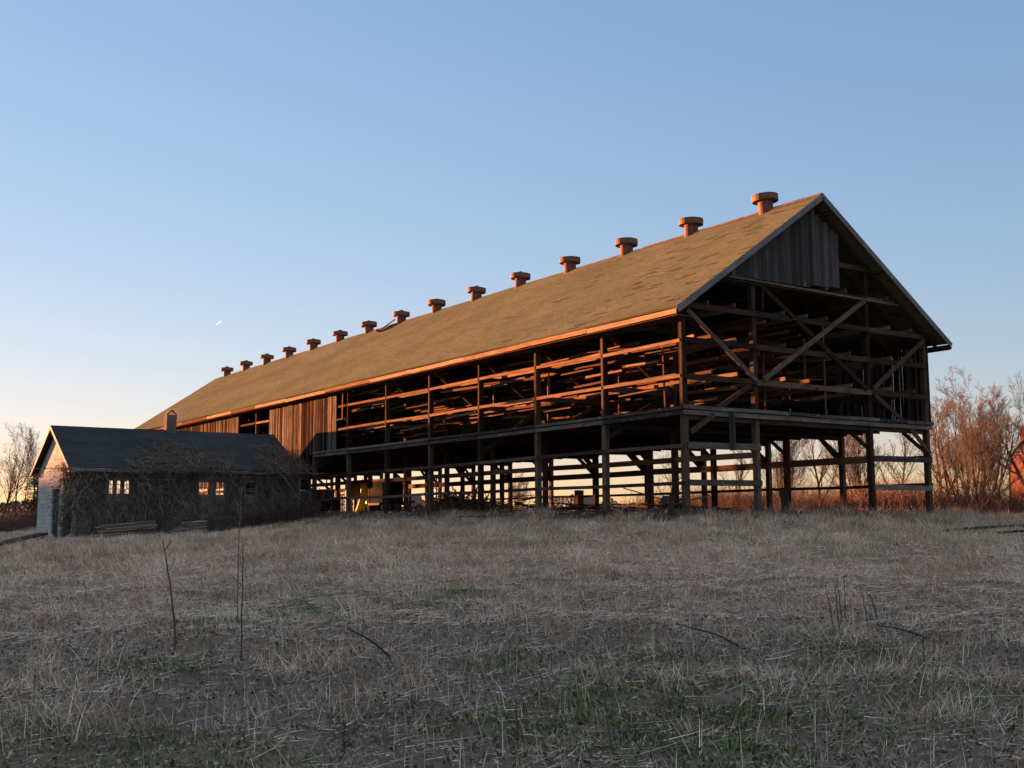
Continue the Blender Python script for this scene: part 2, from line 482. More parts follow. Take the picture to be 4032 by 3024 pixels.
for i in range(40):
    k = random.randrange(7); z = random.choice((4.52, 5.70, 6.88))+.20; x = random.uniform(.3, 9); y = k*BAY+random.uniform(.2, 3.8); a = random.gauss(PI/2, .5); L = random.uniform(.6, 1.6)
    MB().beam((x-math.cos(a)*L, y-math.sin(a)*L, z-random.uniform(-.1, .25)), (x+math.cos(a)*L, y+math.sin(a)*L, z+random.uniform(-.1, .3)), random.choice((.05, .09, .14)), .03).build('loose_board', M['pole'], barn)
# inner long beams with the tiers (heavier, dark)
for x in (3.4, 9.4):
    for z in (4.35, 5.55, 6.72):
        for k in range(0, 8, 2):
            MB().beam((x+.16, k*BAY, z), (x+.16, (k+2)*BAY, z+J(.03)), .06, .19).build('tie_beam', M['timber'], barn)
# rafters
for side in (0, 1):
    rm = MB()
    for i in range(NB*4+1):
        y = i*LEN/(NB*4)
        xe = -OV+.06 if side == 0 else W+OV-.06
        rm.beam((xe, y, roof_z(xe)-.20), (W/2, y, RIDGE_Z-.20), .05, .14)
    tag(rm.build('rafter', M['timber'], barn), kind='stuff')

# siding: vertical boards, each with its own width, length and tone
def boards_yz(name, x, y0, y1, zb, zt, skip=.0, parent=barn, rag=.05, wmin=.10, wmax=.19, mat=None, gap=.012):
    mb = MB(); y = y0
    while y < y1:
        w = min(random.uniform(wmin, wmax), y1-y+.001)
        if random.random() > skip:
            b = zb(y) if callable(zb) else zb; t = zt(y) if callable(zt) else zt
            mb.beam((x+J(.006), y+w/2, b+random.uniform(-rag, rag)), (x+J(.006), y+w/2+J(.004), t+random.uniform(-rag, rag)*.5), .024, w-random.uniform(.004, gap), up=(0, 1, 0))
        y += w
    return mb.build(name, mat or M['siding'], parent)
boards_yz('siding_panel', -.10, 26.15, 29.45, 3.40, 6.32, mat=M['siding_brown'])
boards_yz('siding_panel', -.10, 29.46, 35.2, 1.5, 6.30, mat=M['siding_brown'])
boards_yz('siding_panel', -.10, 40.0, LEN, 2.0, 6.34, mat=M['siding_brown'])
boards_yz('siding_panel', W+.14, 0.0, LEN, 3.36, 6.55, rag=.02, gap=.022, mat=M['siding_brown'])
MB().beam((-.13, 25.35, 6.42), (-.12, 25.42, 5.0), .02, .10, up=(0, 1, 0)).build('loose_board', M['fascia'], barn)
# masonry footing under the siding behind the shed
fm = MB(); fm.box((-.12, 29.45, -.6), (.1, 37.4, 1.5)); M['footing'] = plain('footing_block', (.14, .13, .12), (.24, .225, .21), 4)
fm.build('footing', M['footing'], barn)
# far gable siding (upper storey) and near gable siding
def gable_boards(name, y, x0, x1, zb, zt, skip=0.0, rag=.03):
    mb = MB(); x = x0
    while x < x1-.02:
        w = min(random.uniform(.17, .25), x1-x); xm = x+w/2
        if random.random() > skip:
            mb.beam((xm, y+J(.007), zb(xm)+random.uniform(-rag, rag)), (xm+J(.006), y+J(.007), zt(xm)+random.uniform(-rag, rag)*.3), w-random.uniform(.004, .016), .026, up=(0, 1, 0))
        x += w
    return mb.build(name, M['siding'], barn)
gable_boards('gable_siding', LEN+.28, 0, W, lambda x: 3.4, lambda x: roof_z(x)-.2)
gz = lambda x: 8.12+(.10 if x > 6.1 else .0)+(.05 if x > 7.2 else 0)
def gtop(x):
    t = roof_z(x)-.24
    return t if x < 6.45 else min(t, 11.0-(x-6.45)*.56)
gable_boards('gable_siding', -.14, 2.0, 7.76, gz, gtop, rag=.012)
MB().beam((2.1, -.09, 8.08), (11.2, -.09, 7.98), .08, .07).build('drip_board', M['plate'], barn)
# odd pieces on the gable
MB().beam((1.98, -.19, 3.42), (1.99, -.19, 2.1), .24, .05, up=(1, 0, 0)).build('hanging_board', M['rake'], barn)
MB().beam((3.72, -.12, 8.0), (3.70, -.12, 7.1), .03, .02, up=(0, 1, 0)).build('loose_strip', M['rake'], barn)

# roof ---------------------------------------------------------------
def roof_material(name, base1, base2, tear, tear_c):
    m, nt, b = new_mat(name)
    uv = uvnode(nt)
    br = N(nt, 'ShaderNodeTexBrick'); br.offset = .5
    br.inputs['Scale'].default_value = 1.0; br.inputs['Brick Width'].default_value = .34; br.inputs['Row Height'].default_value = .15
    br.inputs['Mortar Size'].default_value = .008; br.inputs['Mortar Smooth'].default_value = .4; br.inputs['Bias'].default_value = 0
    br.inputs['Color1'].default_value = (.85, .85, .85, 1); br.inputs['Color2'].default_value = (1.08, 1.08, 1.08, 1); br.inputs['Mortar'].default_value = (.62, .62, .62, 1)
    nt.links.new(uv, br.inputs['Vector'])
    big = noise(nt, mapping(nt, uv, (.22, .5, 1)), 1, 4)
    c = ramp(nt, big, [(.35, base1), (.65, base2)])
    c = mix(nt, 1.0, c, br.outputs['Color'], 'MULTIPLY')
    tb = N(nt, 'ShaderNodeTexBrick'); tb.offset = .37; tb.offset_frequency = 2
    tb.inputs['Scale'].default_value = 1.0; tb.inputs['Brick Width'].default_value = .68; tb.inputs['Row Height'].default_value = .15
    tb.inputs['Mortar Size'].default_value = 0.0; tb.inputs['Color1'].default_value = (0, 0, 0, 1); tb.inputs['Color2'].default_value = (1, 1, 1, 1)
    nt.links.new(uv, tb.inputs['Vector'])
    sx = N(nt, 'ShaderNodeSeparateXYZ'); nt.links.new(uv, sx.inputs[0])
    near = N(nt, 'ShaderNodeMapRange'); near.inputs['From Min'].default_value = 0; near.inputs['From Max'].default_value = 22
    near.inputs['To Min'].default_value = .36; near.inputs['To Max'].default_value = 0; nt.links.new(sx.outputs[0], near.inputs['Value'])
    pt = noise(nt, mapping(nt, uv, (.35, .8, 1)), 1, 3)
    s = math_n(nt, 'ADD', math_n(nt, 'ADD', tb.outputs['Color'], math_n(nt, 'MULTIPLY', pt, .9)), near.outputs[0])
    mask = ramp(nt, s, [(tear, (0, 0, 0)), (tear+.02, (1, 1, 1))]) if tear < 1 else ramp(nt, math_n(nt, 'MULTIPLY', s, .5), [(tear/2, (0, 0, 0)), (tear/2+.01, (1, 1, 1))])
    fr = N(nt, 'ShaderNodeMath'); fr.operation = 'FRACT'
    nt.links.new(math_n(nt, 'DIVIDE', sx.outputs[1], .15), fr.inputs[0])
    band = ramp(nt, math_n(nt, 'ADD', fr.outputs[0], math_n(nt, 'MULTIPLY', noise(nt, uv, 9, 3), .5)), [(.66, (1, 1, 1)), (.78, (0, 0, 0))])
    mask = mix(nt, 1.0, mask, band, 'MULTIPLY')
    c = mix(nt, mask, c, tear_c)
    # white torn tabs, few
    w = ramp(nt, noise(nt, mapping(nt, uv, (.9, 2.2, 1)), 1.3, 2), [(.775, (0, 0, 0)), (.785, (1, 1, 1))])
    c = mix(nt, w, c, (.42, .38, .34))
    g = noise(nt, uv, 60, 2)
    c = mix(nt, .35, c, ramp(nt, g, [(.3, (.5, .5, .5)), (.7, (1.3, 1.3, 1.3))]), 'MULTIPLY')
    nt.links.new(c, b.inputs['Base Color']); b.inputs['Roughness'].default_value = .95; b.inputs['Specular IOR Level'].default_value = 0
    h = mix(nt, .5, br.outputs['Color'], fr.outputs[0], 'ADD')
    bump(nt, b, h, .25, .01)
    return m
M['roof'] = roof_material('barn_shingle', (.115, .108, .064), (.150, .138, .080), 1.64, (.040, .024, .017))
def slope_grid(mb, x_e, z_e, x_r, z_r, ya, yb, nu, nv, thick, sag, seed=0):
    """one roof slope as a gently sagging, uneven slab"""
    Ls = math.hypot(x_r-x_e, z_r-z_e); n = np.array([-(z_r-z_e)*np.sign(x_r-x_e), 0, abs(x_r-x_e)])/Ls
    def P(i, j, top):
        t = j/nv; y = ya+(yb-ya)*i/nu
        dz = sag*(float(fbm(y*.16+seed, t*1.5+seed, 2))-.5)*(1 if 0 < i < nu else .2)
        p = np.array([x_e+(x_r-x_e)*t, y, z_e+(z_r-z_e)*t+dz])
        return p if top else p-n*thick
    T = [[P(i, j, 1) for j in range(nv+1)] for i in range(nu+1)]; B = [[P(i, j, 0) for j in range(nv+1)] for i in range(nu+1)]
    U = lambda i, j: (ya+(yb-ya)*i/nu, Ls*j/nv)
    flip = x_r < x_e
    def add(p, u): mb.poly(p[::-1] if flip else p, u[::-1] if flip else u, .5, False)
    for i in range(nu):
        for j in range(nv):
            u = [U(i, j), U(i, j+1), U(i+1, j+1), U(i+1, j)]
            add([T[i][j], T[i+1][j], T[i+1][j+1], T[i][j+1]], [u[0], u[3], u[2], u[1]])
            add([B[i][j], B[i][j+1], B[i+1][j+1], B[i+1][j]], u)
        add([T[i][0], B[i][0], B[i+1][0], T[i+1][0]], [U(i, 0)]*4)
    for j in range(nv):
        add([T[0][j], T[0][j+1], B[0][j+1], B[0][j]], [U(0, j)]*4)
        add([T[nu][j], B[nu][j], B[nu][j+1], T[nu][j+1]], [U(nu, j)]*4)
mb = MB()
slope_grid(mb, -OV, EAVE_Z, W/2, RIDGE_Z, -OG, LEN+OG, 64, 10, .07, .10, 3)
slope_grid(mb, W+OV, EAVE_Z, W/2, RIDGE_Z, -OG, LEN+OG, 64, 10, .07, .10, 9)
roof = mb.build('roof', M['roof'], barn)
mb = MB()
for i in range(32):
    a, c = -OG+i*(LEN+2*OG)/32, -OG+(i+1)*(LEN+2*OG)/32
    z = RIDGE_Z+.02+J(.015)
    mb.poly([(W/2-.2, a, z-.15), (W/2-.2, c, z-.15), (W/2, c, z), (W/2, a, z)], [(a, 0), (c, 0), (c, .2), (a, .2)], .5)
    mb.poly([(W/2, a, z), (W/2, c, z), (W/2+.2, c, z-.15), (W/2+.2, a, z-.15)], [(a, 0), (c, 0), (c, .2), (a, .2)], .5)
mb.build('ridge_cap', M['rust'], roof)
# eave fascia boards in lengths
mb = MB(); y = -OG+.01; z0 = EAVE_Z-.17
while y < LEN+OG-.05:
    L = min(random.uniform(3.6, 5.2), LEN+OG-y)
    lo = .03 if 21.5 < y < 30 else 0
    mb.beam((-OV-.015+J(.006), y, z0-lo+J(.012)), (-OV-.015+J(.006), y+L-.012, z0-lo+J(.016)), .03, .165); y += L
mb.build('fascia', M['fascia'], roof)
mb = MB(); mb.beam((W+OV+.015, -OG, EAVE_Z-.17), (W+OV+.015, LEN+OG, EAVE_Z-.17), .03, .20); mb.build('fascia', M['rake'], roof)
for yy in (-OG-.02, LEN+OG+.02):
    for sx in (-OV, W+OV):
        dx = (W/2-sx)/8.0
        mb = MB(); mb.beam((sx, yy, EAVE_Z-.13), (W/2, yy, RIDGE_Z-.13), .03, .20); mb.build('rake_board', M['rake'], roof)
# boxed soffit strips under the overhangs
for sx, ex in ((-OV+.04, -.12), (W+.18, W+OV-.04)):
    MB().box((sx, -OG+.02, EAVE_Z-.30), (ex, LEN+OG-.02, EAVE_Z-.27)).build('soffit', M['timber'], roof)
# ridge ventilators
VX = W/2
for i in range(NB):
    y = 2.13+i*4.158
    zr = RIDGE_Z
    big = 1.0
    a = random.random()*6
    st = MB(); st.lathe((VX, y, zr), [(.34, -.32), (.31, -.22), (.285, -.1), (.285, .42)], 20, .5); st.lathe((VX, y, zr), [(.27, .42), (.27, -.1)], 16)
    s = st.build('ventilator', M['rust'], barn, origin=(VX, y, zr)); s.rotation_euler = (J(.05), J(.05), 0)
    rm = MB(); rm.lathe((VX, y, zr), [(.50, .33), (.50, .58), (.475, .58), (.475, .33), (.50, .33)], 24)
    for q in range(4):
        an = a+q*PI/2
        rm.beam((VX+.27*math.cos(an), y+.27*math.sin(an), zr+.38), (VX+.485*math.cos(an), y+.485*math.sin(an), zr+.45), .03, .02)
    rm.build('wind_band', M['rust'], s)
    peak = .74 if i > 3 else .69
    cm = MB(); cm.lathe((VX, y, zr), [(.40, .575), (.20, .64), (0.0, peak)], 20); cm.lathe((VX, y, zr), [(0.0, .56), (.40, .56), (.40, .575)], 20)
    for q in range(3):
        an = a+q*2*PI/3+.5
        cm.beam((VX+.28*math.cos(an), y+.28*math.sin(an), zr+.38), (VX+.33*math.cos(an), y+.33*math.sin(an), zr+.57), .02, .02)
    cm.build('cap', M['rust'], s)
# lifted hatch lid beside the eighth ventilator
hp = on_x(1512, 1308, VX-.45)
hm = MB(); hm.beam((VX-.75, hp[1]-.1, roof_z(VX-.75)+.12), (VX+.05, hp[1]-.3, RIDGE_Z+.26), .75, .07); hm.beam((VX-.72, hp[1]-.1, roof_z(VX-.75)-.02), (VX-.70, hp[1]-.1, roof_z(VX-.75)+.12), .7, .10)
hm.build('roof_hatch', M['rust'], barn)

# ------------------------------------------------------------------ shed
SX0, SX1 = -12.85, -1.15
SYN, SYF, SYR = 27.87, 36.08, 31.94
SZR, SZE = 4.63, 2.43
WX0, WX1, WYN, WYF = -12.53, -1.27, 28.28, 35.72
shed = empty('farm_shed', (-7, 32.3, -.8), 'low whitewashed shed with dark roof and chimney, its long side smothered in dead vines', 'shed')
def masonry(name, c1, c2, stain):
    m, nt, b = new_mat(name)
    tc = nt.nodes.new('ShaderNodeTexCoord').outputs['Object']
    uv = uvnode(nt)
    br = N(nt, 'ShaderNodeTexBrick'); br.inputs['Scale'].default_value = 1; br.inputs['Brick Width'].default_value = .40; br.inputs['Row Height'].default_value = .20
    br.inputs['Mortar Size'].default_value = .01; br.inputs['Color1'].default_value = (*c1, 1); br.inputs['Color2'].default_value = (*c2, 1)
    br.inputs['Mortar'].default_value = tuple(x*.72 for x in c1)+(1,); nt.links.new(uv, br.inputs['Vector'])
    k = noise(nt, tc, 1.2, 6, .7)
    c = mix(nt, ramp(nt, k, [(.45, (0, 0, 0)), (.72, (.8, .8, .8))]), br.outputs['Color'], stain)
    nt.links.new(c, b.inputs['Base Color']); b.inputs['Roughness'].default_value = .9; b.inputs['Specular IOR Level'].default_value = 0
    bump(nt, b, mix(nt, .5, br.outputs['Color'], k), .4, .02)
    return m
M['whitewash'] = masonry('whitewashed_block', (.40, .385, .375), (.45, .43, .415), (.25, .23, .21))
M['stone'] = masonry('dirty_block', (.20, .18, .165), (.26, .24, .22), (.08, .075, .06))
M['shed_roof'] = roof_material('shed_shingle', (.040, .039, .039), (.056, .055, .055), 1.95, (.03, .03, .03))
M['red_brick'] = masonry('chimney_block', (.13, .11, .10), (.17, .145, .13), (.09, .078, .07))
def wall_xz(mb, y, x0, x1, z0, z1, holes, t):
    """wall in the XZ plane with rectangular openings (x0,x1,z0,z1)"""
    xs = sorted({x0, x1, *[h[0] for h in holes], *[h[1] for h in holes]})
    for a, c in zip(xs, xs[1:]):
        hs = sorted([h for h in holes if h[0] <= a+1e-6 and h[1] >= c-1e-6], key=lambda h: h[2])
        z = z0
        for h in hs:
            quadbox(mb, (a, y, z), (c, y+t, h[2])); z = h[3]
        quadbox(mb, (a, y, z), (c, y+t, z1))
def quadbox(mb, lo, hi):
    x0, y0, z0 = lo; x1, y1, z1 = hi
    for P, U in (([(x0, y0, z0), (x1, y0, z0), (x1, y0, z1), (x0, y0, z1)], 0), ([(x1, y1, z0), (x0, y1, z0), (x0, y1, z1), (x1, y1, z1)], 0),
                 ([(x0, y1, z0), (x0, y0, z0), (x0, y0, z1), (x0, y1, z1)], 1), ([(x1, y0, z0), (x1, y1, z0), (x1, y1, z1), (x1, y0, z1)], 1),
                 ([(x0, y0, z1), (x1, y0, z1), (x1, y1, z1), (x0, y1, z1)], 2), ([(x0, y1, z0), (x1, y1, z0), (x1, y0, z0), (x0, y0, z0)], 2)):
        mb.poly(P, [((p[0], p[2]) if U == 0 else (p[1], p[2]) if U == 1 else (p[0], p[1])) for p in P], .5)
WINS = [(on_y(a, 1920, WYN)[0], on_y(c, 1920, WYN)[0]) for a, c in ((428, 447), (459, 477), (489, 511), (782, 830), (849, 885), (963, 1010))]
near_h = [(a, c, 1.18, 1.84) for a, c in WINS]
# openings of the far wall, seen through the near ones
far_h = []
for a, c in WINS:
    pa, pc = np.array([a, WYN, 1.5]), np.array([c, WYN, 1.5])
    k = (WYF-CAM[1])/(WYN-CAM[1])
    qa, qc = CAM+(pa-CAM)*k, CAM+(pc-CAM)*k
    far_h.append((qa[0]-.12, qc[0]+.12, 1.15, 2.25))
mg = []
for h in sorted(far_h):
    if mg and h[0] <= mg[-1][1]+.05: mg[-1] = (mg[-1][0], max(h[1], mg[-1][1]), h[2], h[3])
    else: mg.append(h)
far_h = [h for h in mg if h[0] < WX1-.3]; far_h = [(a, min(c, WX1-.2), z, t) for a, c, z, t in far_h]
mb = MB(); wall_xz(mb, WYN, WX0+.2, WX1, -1.3, 2.5, near_h, .2); mb.build('side_wall', M['stone'], shed)
mb = MB(); wall_xz(mb, WYF-.2, WX0+.2, WX1, -1.3, 2.5, far_h, .2); mb.build('side_wall', M['stone'], shed)
# gable walls: prism slabs
def gable_wall(name, x0, x1, door=None):
    mb = MB()
    ys = [WYN, WYF]+([door[0], door[1]] if door else []); ys = sorted(ys+[SYR])
    zt = lambda y: SZR-.12-abs(y-SYR)*(SZR-SZE)/(SYR-SYN)
    for a, c in zip(ys, ys[1:]):
        zb = door[2] if door and a >= door[0]-1e-6 and c <= door[1]+1e-6 else -1.3
        for xx, fl in ((x0, 0), (x1, 1)):
            P = [(xx, c, zb), (xx, a, zb), (xx, a, zt(a)), (xx, c, zt(c))]
            U = [(p[1], p[2]) for p in P]
            mb.poly(P[::-1] if fl else P, U[::-1] if fl else U, .5)
        if zb > 0: mb.poly([(x0, a, zb), (x0, c, zb), (x1, c, zb), (x1, a, zb)], [(x0, a), (x0, c), (x1, c), (x1, a)], .5)
        mb.poly([(x0, a, zt(a)), (x1, a, zt(a)), (x1, c, zt(c)), (x0, c, zt(c))], [(x0, a), (x1, a), (x1, c), (x0, c)], .5)
    for y in (WYN, WYF):
        mb.poly([(x0, y, -1.3), (x1, y, -1.3), (x1, y, 2.3), (x0, y, 2.3)], [(x0, -1.3), (x1, -1.3), (x1, 2.3), (x0, 2.3)], .5)
    if door:
        for y in door[:2]:
            mb.poly([(x0, y, -1.3), (x1, y, -1.3), (x1, y, door[2]), (x0, y, door[2])], [(x0, -1.3), (x1, -1.3), (x1, door[2]), (x0, door[2])], .5)
    return mb.build(name, M['whitewash'], shed)
gable_wall('gable_wall', WX0, WX0+.2, (31.0, 32.5, 1.5))
gable_wall('gable_wall', WX1, WX1+.18)
dm = MB()
for i in range(8): dm.beam((WX0+.10, 31.02+i*.185+.09, -1.2), (WX0+.10, 31.02+i*.185+.09, 1.38), .04, .175, up=(0, 1, 0))
dm.beam((WX0+.075, 31.05, .9), (WX0+.075, 32.45, .9), .03, .12)
M['door'] = wood('door_board', (.02, .017, .016), (.05, .042, .038), (.085, .07, .06)); door = dm.build('door', M['door'], shed)
MB().beam((WX0-.03, 30.85, 1.60), (WX0-.03, 32.65, 1.60), .09, .10).build('door_lintel', M['lumber'], shed)
mb = MB()
slope_grid2 = None
def slope_x(mb, y_e, z_e, y_r, z_r, xa, xb, nu, thick, sag, seed):
    Ls = math.hypot(y_r-y_e, z_r-z_e); n = np.array([0, -(z_r-z_e)*np.sign(y_r-y_e), abs(y_r-y_e)])/Ls; nv = 6
    P = lambda i, j, top: np.array([xa+(xb-xa)*i/nu, y_e+(y_r-y_e)*j/nv, z_e+(z_r-z_e)*j/nv+sag*(float(fbm((xa+(xb-xa)*i/nu)*.4+seed, j*.4, 2))-.5)])-(0 if top else 1)*n*thick
    flip = y_r < y_e
    def add(p, u): mb.poly(p[::-1] if flip else p, u[::-1] if flip else u, .5)
    U = lambda i, j: (30+xa+(xb-xa)*i/nu, Ls*j/nv)
    for i in range(nu):
        for j in range(nv):
            u = [U(i, j), U(i+1, j), U(i+1, j+1), U(i, j+1)]
            add([P(i, j, 1), P(i+1, j, 1), P(i+1, j+1, 1), P(i, j+1, 1)], u)
            add([P(i, j, 0), P(i, j+1, 0), P(i+1, j+1, 0), P(i+1, j, 0)], [u[0], u[3], u[2], u[1]])
        add([P(i, 0, 1), P(i, 0, 0), P(i+1, 0, 0), P(i+1, 0, 1)], [U(i, 0)]*4)
    for j in range(nv):
        add([P(0, j, 1), P(0, j+1, 1), P(0, j+1, 0), P(0, j, 0)], [U(0, j)]*4)
        add([P(nu, j, 1), P(nu, j, 0), P(nu, j+1, 0), P(nu, j+1, 1)], [U(0, j)]*4)
slope_x(mb, SYN, SZE, SYR, SZR, SX0, SX1, 24, .06, .07, 2)
slope_x(mb, SYF, SZE, SYR, SZR, SX0, SX1, 24, .06, .07, 5)
sroof = mb.build('roof', M['shed_roof'], shed)
M['trim'] = plain('grey_trim', (.20, .19, .185), (.30, .285, .275), 4)
for yy in (SYN, SYF):
    for a in range(3):
        x0 = SX0+a*(SX1-SX0)/3
        MB().beam((x0+.01, yy-.012*np.sign(SYR-yy), SZE-.13+J(.02)), (x0+(SX1-SX0)/3-.01, yy-.012*np.sign(SYR-yy), SZE-.13+J(.03)), .025, .15).build('fascia', M['trim'] if a == 0 else M['plate'], sroof)
    for xx in (SX0-.015, SX1+.015):
        MB().beam((xx, yy, SZE-.09), (xx, SYR, SZR-.09), .025, .15).build('rake_board', M['trim'], sroof)
MB().box((SX0+.02, SYF-.42, SZE-.24), (WX0, SYF-.02, SZE-.19)).build('eave_return', M['trim'], sroof)
MB().box((SX0+.02, SYN+.02, SZE-.24), (WX0, SYN+.42, SZE-.19)).build('eave_return', M['trim'], sroof)
# chimney with a small gabled cap
ch = MB(); ch.box((-7.16, 31.7, 4.2), (-6.64, 32.2, 5.43)); chim = ch.build('chimney', M['red_brick'], sroof)
cm = MB()
for sgn in (-1, 1):
    cm.beam((-6.90+sgn*.25, 31.95, 5.42), (-6.90+sgn*.02, 31.95, 5.68), .44, .07)
cm.build('chimney_cap', M['red_brick'], chim)
# window frames with a few surviving sash bars
for (a, c, z0, z1) in near_h:
    fm = MB(); y = WYN+.06
    for p, q in (((a, z0), (a, z1)), ((c, z0), (c, z1)), ((a, z0), (c, z0)), ((a, z1), (c, z1))):
        fm.beam((p[0], y, p[1]), (q[0], y, q[1]), .05, .05)
    fr = fm.build('window_frame', M['lumber'], shed)
    sm = MB()
    zs = [z0+(z1-z0)*t for t in ((.36, .68) if c-a < .45 else (.3, .52, .75))]
    for z in zs[:2 if random.random() < .7 else 1]: sm.beam((a, y, z), (c, y, z+J(.02)), .02, .03)
    if c-a > .45: sm.beam(((a+c)/2+J(.05), y, z0), ((a+c)/2, y, z1), .02, .04)
    sm.build('sash_bar', M['lumber'], fr)

# ------------------------------------------------------------------ branching growth
def wobble_paths(start, d0, L, n, wob, grav, rg, drift=None):
    """start (m,3), d0 (m,3), L (m,) -> (m,n,3) wandering paths"""
    m = len(start); P = np.zeros((m, n, 3)); P[:, 0] = start; d = unit(d0)
    st = (L/(n-1))[:, None]
    for i in range(1, n):
        d = unit(d + rg.normal(0, wob, (m, 3)) + np.array([0, 0, 1.])*grav)
        P[:, i] = P[:, i-1] + d*st
    return P
def sprout(P, R, per, t0, ang, Lr, Ltaper, n, wob, grav, rr, rg, rmin):
    m, npt, _ = P.shape
    k = m*per; pi = np.repeat(np.arange(m), per)
    t = np.tile((np.arange(per)+.5)/per, m)*(1-t0)+t0 + rg.normal(0, .04, k); t = np.clip(t, t0*.9, .99)
    f = t*(npt-1); i = np.minimum(f.astype(int), npt-2); fr = (f-i)[:, None]
    S = P[pi, i]*(1-fr)+P[pi, i+1]*fr; T = unit(P[pi, i+1]-P[pi, i])
    Ls = np.linalg.norm(np.diff(P, axis=1), axis=2).sum(1)[pi]
    rnd = unit(np.cross(T, rg.normal(0, 1, (k, 3))))
    a = rg.normal(ang, .16, k)[:, None]
    D = T*np.cos(a)+rnd*np.sin(a)
    L = Ls*Lr*(1-Ltaper*(t-t0)/(1-t0+1e-6))*rg.uniform(.65, 1.25, k)
    r0 = np.maximum((R[pi, i]*(1-fr[:, 0])+R[pi, i+1]*fr[:, 0])*rr, rmin)
    P2 = wobble_paths(S, D, L, n, wob, grav, rg)
    R2 = r0[:, None]*np.linspace(1, .35, n)[None, :]
    return P2, np.maximum(R2, rmin*.6)
M['bark'] = coloured('bark', .95)
def bare_tree_data(seed, H, trunks=1, spread=.5, l1=11, l2=6, l3=6, l4=5, t0=.25, r0=.16, col=(.12, .085, .065), twigcol=(.22, .15, .11), rmin=.006):
    rg = np.random.default_rng(seed)
    st = np.zeros((trunks, 3)); st[:, :2] = rg.normal(0, .25*(trunks > 1), (trunks, 2))
    d = np.tile([0, 0, 1.], (trunks, 1)); d[:, :2] += rg.normal(0, .22 if trunks > 1 else .05, (trunks, 2))
    T = wobble_paths(st-np.array([0, 0, .3]), d, rg.uniform(.8, 1.0, trunks)*H*.86+.3, 12, .07, .06, rg)
    RT_ = (r0*np.linspace(1, .16, 12))[None, :]*rg.uniform(.7, 1, trunks)[:, None]
    p1, r1 = sprout(T, RT_, l1, t0, spread*1.25, .55, .55, 9, .10, .10, .55, rg, rmin)
    p2, r2 = sprout(p1, r1, l2, .25, .62, .48, .4, 7, .13, .08, .6, rg, rmin)
    p3, r3 = sprout(p2, r2, l3, .2, .6, .5, .4, 5, .15, .06, .6, rg, rmin)
    p4, r4 = sprout(p3, r3, l4, .15, .6, .55, .3, 4, .16, .05, .7, rg, rmin)
    c = np.array(col); tw = np.array(twigcol)
    tr = merge([(*tubes(T, RT_, 7), c), (*tubes(p1, r1, 5), c)])
    cr = merge([(*tubes(p2, r2, 4), c*.6+tw*.4), (*tubes(p3, r3, 3), tw), (*tubes(p4, r4, 3), tw)])
    return tr, cr
def make_tree(name, data, loc, label, cat='tree', group='bare trees of the hedgerow', rz=0, s=1):
    e = empty(name, loc, label, cat, group)
    e.rotation_euler.z = rz; e.scale = (s, s, s)
    t = quad_mesh('trunk', data[0][0], data[0][1], data[0][2], M['bark']); t.parent = e
    c = quad_mesh('crown', data[1][0], data[1][1], data[1][2], M['bark']); c.parent = e
    return e
def copy_tree(src, loc, label, rz, s, group=None):
    r = src.copy(); COL.objects.link(r); r.location = loc; r.rotation_euler.z = rz
    r.scale = (s, s, s*random.uniform(.92, 1.08)); r['label'] = label
    if group: r['group'] = group
    for ch in src.children:
        c = ch.copy(); COL.objects.link(c); c.parent = r
    return r
def spot(u, dist):
    d = ray(u, 2040); h = d[:2]/np.linalg.norm(d[:2]); q = CAM[:2]+h*dist
    return (q[0], q[1], float(terrain(q[0], q[1])))

# prototypes (each is also the first tree of its kind)
oak = bare_tree_data(3, 8.0, 1, .55, 12, 7, 6, 5, .22, .17, (.070, .054, .046), (.12, .093, .078))
shrubby = bare_tree_data(5, 7.4, 7, .42, 9, 7, 6, 5, .10, .085, (.075, .058, .049), (.125, .096, .081))
slim = bare_tree_data(9, 9.0, 1, .42, 13, 6, 5, 5, .35, .12, (.035, .025, .021), (.045, .032, .026))
spready = bare_tree_data(12, 8.6, 2, .62, 9, 7, 6, 5, .3, .16, (.045, .032, .027), (.07, .05, .04))
RG = 'bare trees of the hedgerow'
t_shrub = make_tree('bare_tree', shrubby, spot(3790, 76), 'many-stemmed bare tree glowing russet just right of the barn, tallest of the thicket', group=RG, s=1.18)
t_oak = make_tree('bare_tree', oak, spot(3705, 81), 'bare tree with red-brown twigs directly beside the right barn corner', group=RG, rz=1.0, s=1.15)
t_slim = make_tree('bare_tree', slim, spot(68, 118), 'tall slim bare tree against the yellow sky, middle one left of the shed', group='bare trees at the left edge', rz=.4, s=1.0)
t_spread = make_tree('bare_tree', spready, spot(4112, 81), 'crooked dark-limbed bare tree reaching in from the right edge before the brick house', group=RG, rz=2.4, s=1.08)
# right of the barn
copy_tree(t_shrub, spot(3870, 71), 'low spreading bare tree between the russet thicket tree and the brick house', 2.1, 0.94)
copy_tree(t_oak, spot(3935, 90), 'thin greyish bare tree behind the thicket, left of the brick house', 3.3, 0.96)
copy_tree(t_spread, spot(3960, 118), 'pale bare tree rising behind the brick house roof', 4.4, 1.26)
